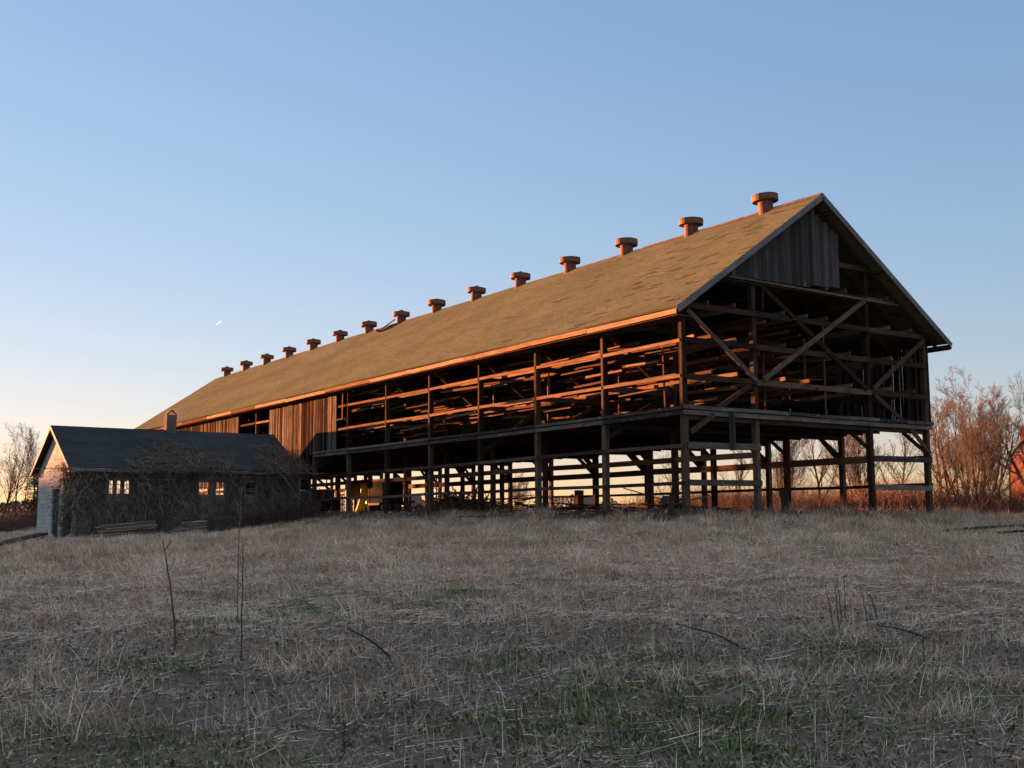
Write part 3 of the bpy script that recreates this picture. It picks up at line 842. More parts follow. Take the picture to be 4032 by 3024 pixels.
# behind the barn, seen between the ground-floor posts
copy_tree(t_oak, spot(3560, 81), 'bare tree seen through the last ground-floor bay beside the right corner post', 4.0, 0.98)
copy_tree(t_shrub, spot(3400, 85), 'bushy bare tree seen left of the second gable post from the right', 5.1, 1.02)
copy_tree(t_oak, spot(3230, 83), 'bare tree seen in the wide middle bay under the barn floor', .6, 1.02)
copy_tree(t_shrub, spot(3075, 90), 'bare tree seen just left of the leaning dark panel', 1.5, 0.96)
copy_tree(t_oak, spot(2905, 93), 'bare tree seen left of the first inner gable post', 2.7, 0.96)
copy_tree(t_spread, spot(2630, 95), 'leaning bare tree seen just left of the near corner post', .9, 0.72)
copy_tree(t_shrub, spot(2040, 120), 'small round bare tree seen through the barn between middle posts', 3.0, 0.66)
# left edge
LG = 'bare trees at the left edge'
copy_tree(t_slim, spot(128, 122), 'slim bare tree closest to the shed gable', 2.0, .98, LG)
copy_tree(t_spread, spot(2, 105), 'round-crowned bare tree cut by the left edge', 1.2, .72, LG)
copy_tree(t_slim, spot(35, 135), 'short thin bare tree between the two outermost at the left edge', 4.4, .62, LG)
copy_tree(t_slim, spot(98, 130), 'short bare sapling between the two tall slim trees left of the shed', 5.3, .60, LG)

# ------------------------------------------------------------------ brush, thicket, treeline (nobody could count these)
def strands(base, H, n, wob, grav, rad, cols, sides=3, lean=None, rg=rng):
    m = len(base)
    d = np.tile([0, 0, 1.], (m, 1)); d[:, :2] += rg.normal(0, .3, (m, 2))
    if lean is not None: d += lean
    P = wobble_paths(base, d, H, n, wob, grav, rg)
    R = rad[:, None]*np.linspace(1, .4, n)[None, :]
    V, Qd = tubes(P, R, sides)
    return V, Qd, np.repeat(cols, n*sides, 0), P
def flakes(P, size, cols, rg=rng):
    """small leaf-sized quads at points P"""
    m = len(P); a = unit(rg.normal(0, 1, (m, 3))); b = unit(np.cross(a, rg.normal(0, 1, (m, 3))))
    s = size[:, None]
    V = np.stack([P-a*s, P+b*s*.5, P+a*s, P-b*s*.5], 1).reshape(-1, 3)
    Qd = np.arange(4*m).reshape(m, 4)
    return V, Qd, np.repeat(cols, 4, 0)
def pick(cols, m, rg=rng, var=.25):
    c = np.array(cols)[rg.integers(0, len(cols), m)]
    return c*rg.uniform(1-var, 1+var, (m, 1))
def thicket(name, pts, Hmul, cols, label_kind, fl=1):
    m = len(pts); z = terrain(pts[:, 0], pts[:, 1]); base = np.column_stack([pts, z-.05])
    H = Hmul*rng.uniform(.45, 1.1, m)*(.55+.9*fbm(pts[:, 0]*.3, pts[:, 1]*.3, 2))
    V, Qd, Cc, P = strands(base, H, 6, .22, .03, rng.uniform(.006, .016, m), pick(cols, m))
    k = int(m*2*fl); idx = rng.integers(0, m, k); j = rng.integers(1, 6, k)
    fp = P[idx, j]+rng.normal(0, .12, (k, 3))
    parts = [(V, Qd, Cc), flakes(fp, rng.uniform(.02, .06, k), pick(cols, k))]
    V, Qd, Cc = merge(parts)
    return tag(quad_mesh(name, V, Qd, Cc, M['bark']), kind=label_kind)
def band(m, line, width):
    line = np.array(line, float); seg = np.linalg.norm(np.diff(line, axis=0), axis=1); cum = np.concatenate([[0], np.cumsum(seg)])
    t = rng.uniform(0, cum[-1], m); i = np.clip(np.searchsorted(cum, t)-1, 0, len(seg)-1); f = ((t-cum[i])/seg[i])[:, None]
    p = line[i]*(1-f)+line[i+1]*f
    return p+rng.normal(0, width, (m, 2))
RUST = [(.17, .085, .048), (.13, .068, .040), (.21, .115, .066), (.085, .052, .034), (.16, .10, .070)]
HL = [spot(u, d)[:2] for u, d in ((4350, 72), (3900, 70), (3640, 71), (3300, 75), (2950, 82), (2560, 92))]
thicket('russet_thicket', band(11000, HL, 1.6), 2.1, RUST, 'stuff')
HL2 = [spot(u, d)[:2] for u, d in ((3930, 76), (3640, 78), (3300, 83), (2950, 89), (2700, 94))]
thicket('tall_brush', band(4500, HL2, 2.2), 2.9, [(.14, .085, .055), (.10, .063, .044), (.17, .10, .06), (.07, .062, .032)], 'stuff', 1.4)
DARK = [(.10, .07, .06), (.13, .085, .07), (.085, .07, .055)]
LL = [spot(u, d)[:2] for u, d in ((-900, 96), (-300, 96), (0, 98), (240, 102), (700, 110))]
thicket('left_brush', band(9000, LL, 3.0), 1.9, DARK, 'stuff')

# unseen hedgerow past the left edge, heights and gap shaped to shade the field
hl = [(-20.5, 104), (-26, 104), (-36, 103), (-48, 100), (-75, 92), (-110, 80)]
pts = band(80000, hl, .9); base = np.column_stack([pts, terrain(pts[:, 0], pts[:, 1], False)]); base[:, 2] += rng.uniform(-.2, 1, len(pts))*np.where((pts[:, 0] < -37) | (pts[:, 0] > -31.5), 6.6, 4.9)*(.86+.35*fbm(pts[:, 0]*.25, pts[:, 1]*.25, 2))
sb = np.column_stack([rng.uniform(-40, -30, 700), rng.uniform(101, 107, 700)]); sb = np.column_stack([sb, terrain(sb[:, 0], sb[:, 1], False)])  # taller saplings added in the sun's path to dim the shed gable
sv, sq, sc_, sp = strands(sb, rng.uniform(4.5, 7.2, 700), 8, .12, .05, rng.uniform(.02, .05, 700), pick(DARK, 700))
fpt = sp[rng.integers(0, 700, 5200), rng.integers(3, 8, 5200)]+rng.normal(0, .3, (5200, 3))
V, Qd, Cc = merge([flakes(base, rng.uniform(.15, .40, len(pts)), pick(DARK, len(pts))), (sv, sq, sc_), flakes(fpt, rng.uniform(.04, .11, 5200), pick(DARK, 5200))])
tag(quad_mesh('hedgerow', V, Qd, Cc, M['bark']), kind='stuff')
# distant woods and field edge seen through the barn
def woods(name, u0, u1, dist, h0, h1, m, cols):
    u = rng.uniform(u0, u1, m); d = dist*rng.uniform(.95, 1.1, m)
    dirs = np.array([ray(a, 2040)[:2] for a in np.linspace(u0, u1, 200)]); dirs /= np.linalg.norm(dirs, axis=1, keepdims=True)
    q_ = (u-u0)/(u1-u0)*198; ix = q_.astype(int); fr_ = (q_-ix)[:, None]; xy = CAM[:2]+(dirs[ix]*(1-fr_)+dirs[ix+1]*fr_)*d[:, None]
    hh = h0+(h1-h0)*fbm(u*.02, u*0+3.3, 4)**1.6
    z = terrain(xy[:, 0], xy[:, 1], False)+hh*np.power(rng.uniform(0, 1, m), .8)
    P = np.column_stack([xy, z])
    V, Qd, Cc = flakes(P, rng.uniform(.15, .42, m)*dist/250, pick(cols, m))
    return tag(quad_mesh(name, V, Qd, Cc, M['bark']), kind='stuff')
woods('distant_woods', 1100, 4200, 300, 1.0, 7.0, 26000, [(.20, .13, .10), (.16, .11, .09), (.25, .16, .12)])
woods('distant_woods', -600, 1200, 330, 1.0, 8.0, 14000, [(.12, .085, .07), (.10, .075, .065)])

# dark conifer left of the shed
cg = np.random.default_rng(31); cp = spot(143, 100)
con = empty('conifer', cp, 'small dark evergreen touching the left side of the shed gable', 'tree')
tp = np.linspace(-.2, 5.0, 8); tr = np.zeros((1, 8, 3)); tr[0, :, 2] = tp
quad_mesh('trunk', *tubes(tr, np.linspace(.10, .02, 8)[None, :], 6), np.tile([.06, .045, .035], (48, 1)), M['bark']).parent = con
m = 260; zz = cg.uniform(.5, 4.9, m); an = cg.uniform(0, 2*PI, m)
bp = wobble_paths(np.column_stack([np.zeros((m, 2)), zz]), np.column_stack([np.cos(an), np.sin(an), np.full(m, .05)]), (5.2-zz)*.36+.15, 5, .12, -.02, cg)
Vb, Qb = tubes(bp, np.tile(np.linspace(.018, .006, 5), (m, 1)), 3)
fp = (bp[cg.integers(0, m, 5200), cg.integers(1, 5, 5200)]+cg.normal(0, .09, (5200, 3)))
V, Qd, Cc = merge([(Vb, Qb, np.array([.05, .04, .03])), flakes(fp, cg.uniform(.03, .08, 5200), pick([(.025, .035, .02), (.035, .045, .025)], 5200))])
quad_mesh('crown', V, Qd, Cc, M['bark']).parent = con

# ------------------------------------------------------------------ dead vines on the shed
VC = [(.20, .155, .13), (.15, .115, .10), (.27, .22, .185), (.11, .085, .072), (.33, .285, .25)]
def vine_wall(name, x0, x1, m, label, leafy=.5, seed=0):
    rg = np.random.default_rng(seed)
    x = rg.uniform(x0, x1, m)
    z0 = np.where(rg.random(m) < .6, rg.uniform(1.6, 2.6, m), rg.uniform(-.9, 1.8, m))
    off = rg.uniform(.02, .34, m)
    st = np.column_stack([x, WYN-off, z0]); d = np.column_stack([rg.normal(0, .45, m), rg.normal(0, .12, m), np.where(rg.random(m) < .75, -1., .5)])
    L = rg.uniform(.5, 2.9, m); P = wobble_paths(st, d, L, 14, .22, -.03, rg)
    P[..., 1] = np.minimum(P[..., 1], WYN-.015); P[..., 2] = np.minimum(P[..., 2], 2.32)
    gz_ = terrain(P[..., 0], P[..., 1], False)
    P[..., 2] = np.maximum(P[..., 2], gz_-.05)
    # keep window openings mostly clear
    parts = []
    R = rg.uniform(.004, .015, m)[:, None]*np.linspace(1, .5, 14)[None, :]
    blocked = np.zeros(m, bool)
    for (a, c, zb, zt) in near_h:
        hit = ((P[..., 0] > a) & (P[..., 0] < c) & (P[..., 2] > zb) & (P[..., 2] < zt)).any(1)
        blocked |= hit & (rg.random(m) < .9)
    P, R = P[~blocked], R[~blocked]; m2 = len(P)
    V, Qd = tubes(P, R, 3); parts.append((V, Qd, np.repeat(pick(VC, m2, rg), 42, 0)))
    k = int(m*5*leafy); fp = P[rg.integers(0, m2, k), rg.integers(0, 14, k)]+rg.normal(0, .06, (k, 3)); fp[:, 1] = np.minimum(fp[:, 1], WYN-.02)
    keep = np.ones(k, bool)
    for (a, c, zb, zt) in near_h: keep &= ~((fp[:, 0] > a-.02) & (fp[:, 0] < c+.02) & (fp[:, 2] > zb-.02) & (fp[:, 2] < zt+.02))
    fp = fp[keep]; k = len(fp)
    parts.append(flakes(fp, rg.uniform(.02, .06, k), pick([(.12, .08, .06), (.09, .065, .05), (.16, .11, .075), (.05, .055, .035)], k, rg), rg))
    V, Qd, Cc = merge(parts)
    return tag(quad_mesh(name, V, Qd, Cc, M['bark'], origin=((x0+x1)/2, WYN-.1, float(terrain((x0+x1)/2, WYN)))), label, 'vine', 'dead vines on the shed')
vine_wall('dead_vine', -12.6, -9.0, 1150, 'curtain of dead vines behind the left lumber stack, on the shed wall', .6, 41)
vine_wall('dead_vine', -9.0, -4.6, 1150, 'dead vines covering the middle of the shed wall around the twin windows', .5, 42)
vine_wall('dead_vine', -4.6, -1.3, 950, 'dead vine tangle at the right end of the shed wall', .5, 43)
def vine_mound(name, cx, sx, y0, y1, m, label, hmax, seed):
    """creeper sprawling from the eave up the roof slope"""
    rg = np.random.default_rng(seed); sl = (SZR-SZE)/(SYR-SYN)
    x = cx+np.clip(rg.normal(0, sx*.6, m), -sx*1.05, sx*.95); f = rg.random(m)**1.5*np.exp(-((x-cx)/(sx*.9))**2); y = SYN-.25+(y1-SYN+.25)*f
    st = np.column_stack([x, y, SZE+(y-SYN)*sl+rg.uniform(.02, hmax, m)])
    d = np.column_stack([rg.normal(0, 1, m), rg.normal(0, .5, m), rg.normal(0, .25, m)])
    P = wobble_paths(st, d, rg.uniform(.3, 1.3, m), 10, .3, -.04, rg)
    P[..., 2] = np.maximum(P[..., 2], np.where(P[..., 1] > SYN, SZE+(P[..., 1]-SYN)*sl+.02, -9))
    V, Qd = tubes(P, rg.uniform(.004, .011, m)[:, None]*np.linspace(1, .5, 10)[None, :], 3)
    k = m*6; fp = P[rg.integers(0, m, k), rg.integers(0, 10, k)]+rg.normal(0, .05, (k, 3)); fp[:, 2] = np.maximum(fp[:, 2], np.where(fp[:, 1] > SYN, SZE+(fp[:, 1]-SYN)*sl+.03, -9))
    V, Qd, Cc = merge([(V, Qd, np.repeat(pick(VC, m, rg), 30, 0)), flakes(fp, rg.uniform(.02, .055, k), pick([(.15, .09, .06), (.11, .075, .055), (.18, .12, .08)], k, rg), rg)])
    return tag(quad_mesh(name, V, Qd, Cc, M['bark'], origin=(cx, SYN, SZE)), label, 'vine', 'dead vines on the shed')
vine_mound('dead_vine', -7.3, 2.2, SYN, 30.4, 900, 'brown dead creeper mound sprawling up the middle of the shed roof', .13, 51)
vine_mound('dead_vine', -2.0, 1.0, SYN, 30.6, 700, 'brown dead creeper patch on the right end of the shed roof', .2, 52)
rg = np.random.default_rng(61); m = 900
yy = WYN+np.abs(rg.normal(0, 1.1, m)); st = np.column_stack([np.full(m, WX0)-rg.uniform(.01, .08, m), yy, rg.uniform(-.9, 2.9, m)-(yy-WYN)*.1])
P = wobble_paths(st, np.column_stack([np.zeros(m), rg.normal(.2, .8, m), rg.normal(.3, .8, m)]), rg.uniform(.2, 1.1, m), 8, .3, 0, rg); P[..., 0] = np.minimum(P[..., 0], WX0-.008); P[..., 1] = np.clip(P[..., 1], WYN-.02, SYF)
lim = SZR-.3-np.abs(P[..., 1]-SYR)*(SZR-SZE)/(SYR-SYN)
P[..., 2] = np.minimum(P[..., 2], lim); ok = ~(((P[..., 1] > 31.05) & (P[..., 2] < 1.45)).any(1)); P = P[ok]; m = len(P)
V, Qd = tubes(P, np.full((m, 8), .006), 3); k = 2600
fp = P[rg.integers(0, m, k), rg.integers(0, 8, k)]+rg.normal(0, .04, (k, 3)); fp[:, 0] = np.minimum(fp[:, 0], WX0-.02)
V, Qd, Cc = merge([(V, Qd, np.array([.11, .085, .07])), flakes(fp, rg.uniform(.015, .045, k), pick([(.16, .085, .05), (.11, .07, .05)], k, rg), rg)])
tag(quad_mesh('dead_vine', V, Qd, Cc, M['bark'], origin=(WX0, WYN+1, -.8)), 'thin dead creeper climbing the white gable end of the shed', 'vine', 'dead vines on the shed')
# low brambles between shed and barn
thicket('bramble', np.column_stack([rng.uniform(-5.5, -.6, 1600), rng.uniform(26.6, 28.5, 1600)]), .95, [(.11, .07, .06), (.15, .085, .075), (.09, .07, .06)], 'stuff', .4)
thicket('bank_weeds', np.concatenate([np.column_stack([rng.uniform(-1.4, .3, 2600), rng.uniform(-.5, 27, 2600)]), np.column_stack([rng.uniform(-.6, 13.5, 1300), rng.normal(-.1, .5, 1300)])]), .26, [(.12, .09, .07), (.16, .12, .09), (.08, .065, .05)], 'stuff', .4)

# ------------------------------------------------------------------ loose boards, each a thing of its own
def board(p0, p1, w, h, label, group, name='weathered_board', mat='lumber', roll=0):
    p0 = np.array(p0, float); p1 = np.array(p1, float); d = unit(p1-p0)
    up = np.array([math.sin(roll)*-d[1], math.sin(roll)*d[0], math.cos(roll)])
    mb = MB(); mb.beam(p0, p1, w, h, up=up)
    return tag(mb.build(name, M[mat], origin=(p0+p1)/2), label, 'board', group)
def stack(cx0, cx1, y0, depth, courses, per, zrise, label, group, taper=.25):
    for c in range(courses):
        for k in range(per):
            xa = cx0+taper*c*random.uniform(.6, 1.3)+J(.12); xb = cx1+J(.18)-(.3 if random.random() < .2 else 0)
            y = y0+depth*(k+.5)/per+J(.02)
            za = float(terrain(cx0, y0+.3, False))+.06+c*.062+J(.006); zb = float(terrain(cx1, y0+.3, False))+.10+c*.062*zrise+J(.008)
            f = (xa-cx0)/(cx1-cx0)
            board((xa, y, za+(zb-za)*f), (xb, y+J(.05), zb), depth/per-.015, .042, label, group)
s1 = on_y(350, 2112, 26.4)
stack(s1[0], s1[0]+2.95, 26.3, 1.0, 9, 4, 1.2, 'grey board in the left lumber stack before the shed door end', 'boards of the left lumber stack', .10)
s2 = on_y(672, 2105, 25.6)
stack(s2[0], s2[0]+1.9, 25.5, .9, 8, 4, 1.1, 'grey board in the fanned pile left of the dark bin', 'boards of the fanned pile', .13)
# dark bin with reddish boards on top
bx = s2[0]+1.75; by = 25.3; bz = float(terrain(bx+.8, by, False))-.05
bm = MB(); quadbox(bm, (bx, by, bz), (bx+1.75, by+.9, bz+.62)); bin_o = empty('storage_bin', (bx+.9, by+.45, bz), 'dark low bin standing in the grass, with boards laid across its top', 'bin')
bm.build('body', M['dark_metal'], bin_o)
for q in range(5): MB().box((bx+q*.42, by-.025, bz), (bx+q*.42+.06, by-.002, bz+.60)).build('rib', M['dark_metal'], bin_o)
for k in range(9):
    z = bz+.645+.043*(k//4); y = by+.10+.22*(k % 4)
    board((bx-.15+random.random()*.4, y, z+J(.004)), (bx+1.9-random.random()*.5, y+J(.06), z+.02+J(.004)), .19, .036, 'reddish board lying across the dark bin', 'boards on the dark bin', mat='pole')
# pile by the left edge
e0, e1 = ground_hit(2, 2160), ground_hit(178, 2128)
for k in range(5):
    o = np.array([J(.15), .25*k+J(.05), .05+.05*(k % 2)])
    board(e0+o-(e1-e0)*.6, e1+o+np.array([0, 0, .22]), .2, .06, 'long dark board in the low pile running out at the left edge', 'boards of the pile at the left edge', mat='timber')
pb = ground_hit(178, 2130)
bl = MB(); bl.beam(pb+np.array([-.25, 0, .03]), pb+np.array([.3, .1, .22]), .28, .16, tint=.9)
tag(bl.build('concrete_block', M['whitewash'], origin=pb), 'pale tilted block lying at the end of the left-edge board pile', 'block')
# heaps of boards inside the barn
def heap(cx, cy, n, sx, sy, h, L, label, group, tilt=.12):
    for k in range(n):
        a = random.gauss(.3, .5); x = cx+random.gauss(0, sx); y = cy+random.gauss(0, sy)
        z = float(terrain(x, y, False))+.06+h*random.random()*math.exp(-((x-cx)/(sx*1.6))**2-((y-cy)/(sy*1.6))**2)
        l = L*random.uniform(.5, 1.1)/2; d = np.array([math.cos(a)*l, math.sin(a)*l, l*random.gauss(0, tilt)])
        if d[2]+z < .02: pass
        p = np.array([x, y, z+abs(d[2])])
        board(p-d, p+d, random.uniform(.12, .24), .035, label, group, mat='timber')
heap(.9, 1.4, 16, .7, 1.2, .25, 2.6, 'dark plank in the heap beside the near corner post', 'planks heaped by the corner post', .10)
board((-.35, .9, .1), (1.2, 2.3, .62), .24, .035, 'long plank tilted up against the near corner post', None, mat='timber')
p = on_y(2300, 2010, 9); heap(p[0], 9, 18, 1.4, 1.0, .35, 3.0, 'dark plank in the wide low heap between the second and third side posts', 'planks of the wide low heap', .05)
heap(3.3, 14.0, 16, .8, .9, .75, 2.2, 'dark plank in the stacked heap behind the third side post', 'planks of the stacked heap', .08)
heap(4.0, 5.0, 10, 1.5, 1.2, .2, 2.8, 'dark plank scattered on the barn floor near the gable', 'planks scattered near the gable', .05)
# tangled brush and scrap
rg = np.random.default_rng(71); m = 560; c0 = np.array([2.6, 18.3])
xy = c0+np.clip(rg.normal(0, 1, (m, 2)), -1.6, 1.6)*np.array([.8, 1.3]); st = np.column_stack([xy, terrain(xy[:, 0], xy[:, 1], False)+rg.uniform(0, .8, m)*np.exp(-((xy-c0)**2/np.array([2.2, 5.5])).sum(1))])
P = wobble_paths(st, rg.normal(0, 1, (m, 3))*np.array([1, 1, .5]), rg.uniform(.3, 1.2, m), 7, .25, -.01, rg); P[..., 2] = np.maximum(P[..., 2], terrain(P[..., 0], P[..., 1], False))
V, Qd = tubes(P, rg.uniform(.012, .05, m)[:, None]*np.linspace(1, .5, 7)[None, :], 4)
tag(quad_mesh('brush_heap', V, Qd, np.repeat(pick(RUST+[(.08, .06, .05)], m, rg), 28, 0), M['bark'], origin=(*c0, .2)), 'tangled heap of roots and branches on the barn floor left of the middle side post', 'brush heap')
# leaning dark panel
q0 = on_y(3100, 2024, 3.6); 
pm = MB(); pm.beam((q0[0]-.05, 3.55, float(terrain(q0[0], 3.55, False))), (q0[0]+.02, 3.8, float(terrain(q0[0], 3.8, False))+.95), .42, .05, up=(0, 1, 0))
tag(pm.build('leaning_panel', M['dark_metal'], origin=q0), 'dark upright panel leaning against an inner post under the barn floor', 'panel')
# fence post in the field beyond
fp_ = spot(2280, 58); mb = MB(); mb.beam((fp_[0], fp_[1], fp_[2]-.3), (fp_[0]+.02, fp_[1], fp_[2]+1.15), .36, .30, up=(0, 1, 0))
tag(mb.build('fence_post', M['timber'], origin=fp_), 'single thick dark post standing in the field, seen through the barn', 'post')

# ------------------------------------------------------------------ machines and ladder in the barn
def wheel(mbp, c, r, w, ax=(1, 0, 0), parent=None):
    c = np.array(c, float); ax = unit(np.array(ax, float)); u = unit(np.cross(ax, (0, 0, 1))); v = np.cross(u, ax)
    def ring(prof, n=20):
        mb = MB()
        for (r0, a0), (r1, a1) in zip(prof, prof[1:]):
            for i in range(n):
                t0, t1 = 2*PI*i/n, 2*PI*(i+1)/n
                f = lambda r_, a_, t: c+ax*a_+(u*math.cos(t)+v*math.sin(t))*r_
                mb.poly([f(r0, a0, t0), f(r0, a0, t1), f(r1, a1, t1), f(r1, a1, t0)], [(0, 0)]*4, .5, True)
        return mb
    ty = ring([(r*.6, -w/2), (r*.93, -w/2), (r, -w*.3), (r, w*.3), (r*.93, w/2), (r*.6, w/2)]).build('tyre', M['rubber'], parent)
    ring([(.02, -w*.25), (r*.3, -w*.25), (r*.6, -w*.4), (r*.6, w*.4), (r*.3, w*.25), (.02, w*.25)]).build('rim', M['rust'], ty)
# tractor at the left end of the open storey
tx, ty_ = on_y(1262, 2000, 30.0)[0], 30.0
tz = float(terrain(tx, ty_, False))
tr = empty('tractor', (tx, ty_, tz), 'old dark tractor with upright exhaust parked at the left end of the open ground floor', 'tractor')
mb = MB(); quadbox(mb, (tx-.35, ty_-1.0, tz+.6), (tx+.35, ty_+.9, tz+1.25)); quadbox(mb, (tx-.28, ty_+.9, tz+.5), (tx+.28, ty_+1.2, tz+.9)); mb.build('body', M['red_paint'], tr)
mb = MB(); quadbox(mb, (tx-.28, ty_-1.08, tz+.62), (tx+.28, ty_-1.02, tz+1.2)); mb.build('grille', M['dark_metal'], tr)
mb = MB(); mb.lathe((tx+.2, ty_-.3, tz), [(.035, 1.25), (.035, 2.0), (.02, 2.0)], 10); mb.build('exhaust_pipe', M['rust'], tr)
mb = MB(); mb.box((tx-.25, ty_+1.2, tz+1.0), (tx+.25, ty_+1.55, tz+1.08)); mb.box((tx-.25, ty_+1.55, tz+1.0), (tx+.25, ty_+1.6, tz+1.4)); mb.build('seat', M['dark_metal'], tr)
mb = MB(); mb.beam((tx, ty_+.7, tz+1.2), (tx, ty_+.95, tz+1.5), .04, .04); mb.build('steering_column', M['dark_metal'], tr)
for sx in (-1, 1):
    wheel(None, (tx+sx*.65, ty_+.95, tz+.62), .62, .32, parent=tr); wheel(None, (tx+sx*.55, ty_-.8, tz+.36), .36, .2, parent=tr)
# box truck body
kx0 = on_y(1506, 2000, 27.5)[0]; kx1 = on_y(1588, 2000, 27.5)[0]; ky = 27.5; kz = float(terrain(4.5, 28, False))
k0, k1 = min(kx0, kx1), max(kx0, kx1)
tk = empty('farm_truck', ((k0+k1)/2, ky+1, kz), 'dark boxy truck cab with one open window, parked among the posts of the barn', 'truck')
cb = MB(); r = .18
prof = [(k0, .55), (k1, .55), (k1, 1.55), (k1-.12, 1.78), (k0+.1, 1.80), (k0, 1.7)]
ya, yb = ky, ky+1.7
win = (k0+.08, k0+.40, 1.05, 1.55)
n_ = len(prof)
for i in range(n_):
    (x0, z0), (x1, z1) = prof[i], prof[(i+1) % n_]
    cb.poly([(x0, ya, kz+z0), (x0, yb, kz+z0), (x1, yb, kz+z1), (x1, ya, kz+z1)], [(0, 0)]*4, .5)
for yy in (ya, yb):
    wx0, wx1, wz0, wz1 = win
    for lo, hi in (((k0, .55), (wx0, 1.7)), ((wx0, .55), (wx1, wz0)), ((wx0, wz1), (wx1, 1.79)), ((wx1, .55), (k1-.1, 1.77)), ((k1-.1, .55), (k1, 1.55))):
        cb.poly([(lo[0], yy, kz+lo[1]), (hi[0], yy, kz+lo[1]), (hi[0], yy, kz+hi[1]), (lo[0], yy, kz+hi[1])], [(0, 0)]*4, .5)
M['truck_paint'] = plain('dull_dark_paint', (.012, .012, .013), (.03, .029, .028), 3, .9); cb.build('cab', M['truck_paint'], tk)
mb = MB()
for p, q in (((win[0], win[2]), (win[1], win[2])), ((win[1], win[2]), (win[1], win[3])), ((win[0], win[3]), (win[1], win[3])), ((win[0], win[2]), (win[0], win[3]))):
    mb.beam((p[0], ya-.015, kz+p[1]), (q[0], ya-.015, kz+q[1]), .03, .03)
mb.build('window_frame', M['grey_metal'], tk)
mb = MB(); mb.box((k0-.1, ya+.2, kz+.42), (k1+.2, yb-.2, kz+.54)); mb.build('chassis', M['dark_metal'], tk)
mb = MB(); mb.box((k1-.05, ya-.03, kz+.5), (k1+.06, yb+.03, kz+.62)); mb.build('bumper', M['grey_metal'], tk)
for xx in (k0+.35, k1-.4):
    for yy in (ya+.12, yb-.12): wheel(None, (xx, yy, kz+.34), .34, .2, (0, 1, 0), tk)
# sunlit yellow implement
ix0 = on_y(1405, 2010, 30.5)[0]; ix1 = on_y(1455, 2000, 30.5)[0]; iy = 30.5; iz = float(terrain(4, 30.5, False))
im = empty('yellow_implement', ((ix0+ix1)/2, iy, iz), 'yellow farm implement with tall mast and slanting leg, blazing in the low sun', 'farm machine')
iw = ix1-ix0
mb = MB(); mb.beam((ix0+iw*.45, iy, iz+.1), (ix0+iw*.5, iy, iz+1.85), .22, .2, up=(0, 1, 0)); mb.beam((ix1-.12, iy, iz+.3), (ix1-.12, iy, iz+1.75), .2, .12, up=(0, 1, 0)); mb.build('mast', M['yellow_paint'], im)
mb = MB(); mb.beam((ix0-.05, iy-.1, iz+.03), (ix0+iw*.45, iy-.1, iz+1.3), .15, .15); mb.build('leg', M['yellow_paint'], im)
mb = MB(); mb.beam((ix0+iw*.3, iy, iz+.75), (ix1+.05, iy, iz+.7), .16, .16); mb.beam((ix0+iw*.4, iy, iz+1.75), (ix1, iy, iz+1.72), .10, .10); mb.build('crossbar', M['yellow_paint'], im)
mb = MB()
for q in (.62, .74, .86): mb.beam((ix0+iw*q, iy-.02, iz+.72), (ix0+iw*(q+.03), iy-.02, iz+1.72), .10, .08, up=(0, 1, 0))
mb.beam((ix0+iw*.5, iy-.02, iz+1.25), (ix1-.1, iy-.02, iz+1.2), .06, .08); mb.build('guard_frame', M['yellow_paint'], im)
wheel(None, (ix1-.1, iy+.15, iz+.28), .28, .14, (0, 1, 0), im); wheel(None, (ix0+iw*.45, iy+.15, iz+.28), .28, .14, (0, 1, 0), im)
# dark crate beside it
cx0 = on_y(1382, 2000, 31.5)[0]; cx1 = on_y(1420, 2000, 31.5)[0]; cz = float(terrain(3, 31.5, False))
ct = empty('feed_hopper', ((cx0+cx1)/2, 31.9, cz), 'dark square hopper on legs just left of the yellow implement', 'hopper')
mb = MB(); quadbox(mb, (cx0, 31.5, cz+.80), (cx1, 32.3, cz+1.65)); mb.build('box', M['dark_metal'], ct)
for xx in (cx0+.05, cx1-.05):
    for yy in (31.56, 32.24): MB().beam((xx, yy, cz-.05), (xx, yy, cz+.76), .06, .06, up=(0, 1, 0)).build('leg', M['dark_metal'], ct)
# step ladder
lx, ly = on_y(1712, 2000, 22.5)[0], 22.5; lz = float(terrain(lx, ly, False))
ld = empty('ladder', (lx, ly, lz), 'narrow ladder standing on the barn floor, right of the machines', 'ladder')
for s in (0, .38): MB().beam((lx+s-.12, ly+.3, lz), (lx+s*.8-.2, ly, lz+1.75), .05, .035, up=(0, 1, 0)).build('rail', M['grey_metal'], ld)
for i in range(6):
    t = (i+.7)/6.6; MB().beam((lx-.12-.08*t, ly+.3*(1-t), lz+1.75*t), (lx+.26-.16*t, ly+.3*(1-t), lz+1.75*t), .03, .03).build('rung', M['grey_metal'], ld)
# grey wagon beyond the barn
gx0, gx1 = on_y(1590, 2000, 52)[0], on_y(1672, 2000, 52)[0]; gz0 = float(terrain(15, 52, False))
gw = empty('grain_wagon', ((gx0+gx1)/2, 52, gz0), 'grey box wagon with slanted end, seen beyond the barn left of the ladder', 'wagon')
mb = MB(); a, c = gx0, gx1
P = [(a, .45), (c, .45), (c-.35, 1.45), (a, 1.45)]
for yy in (52, 53.8): mb.poly([(x, yy, gz0+z) for x, z in P], [(0, 0)]*4, .5)
for i in range(4):
    (x0, z0), (x1, z1) = P[i], P[(i+1) % 4]; mb.poly([(x0, 52, gz0+z0), (x0, 53.8, gz0+z0), (x1, 53.8, gz0+z1), (x1, 52, gz0+z1)], [(0, 0)]*4, .5)
mb.build('box', M['grey_metal'], gw)
for xx in (a+.4, c-.5):
    for yy in (52.1, 53.7): wheel(None, (xx, yy, gz0+.35), .36, .2, (0, 1, 0), gw)
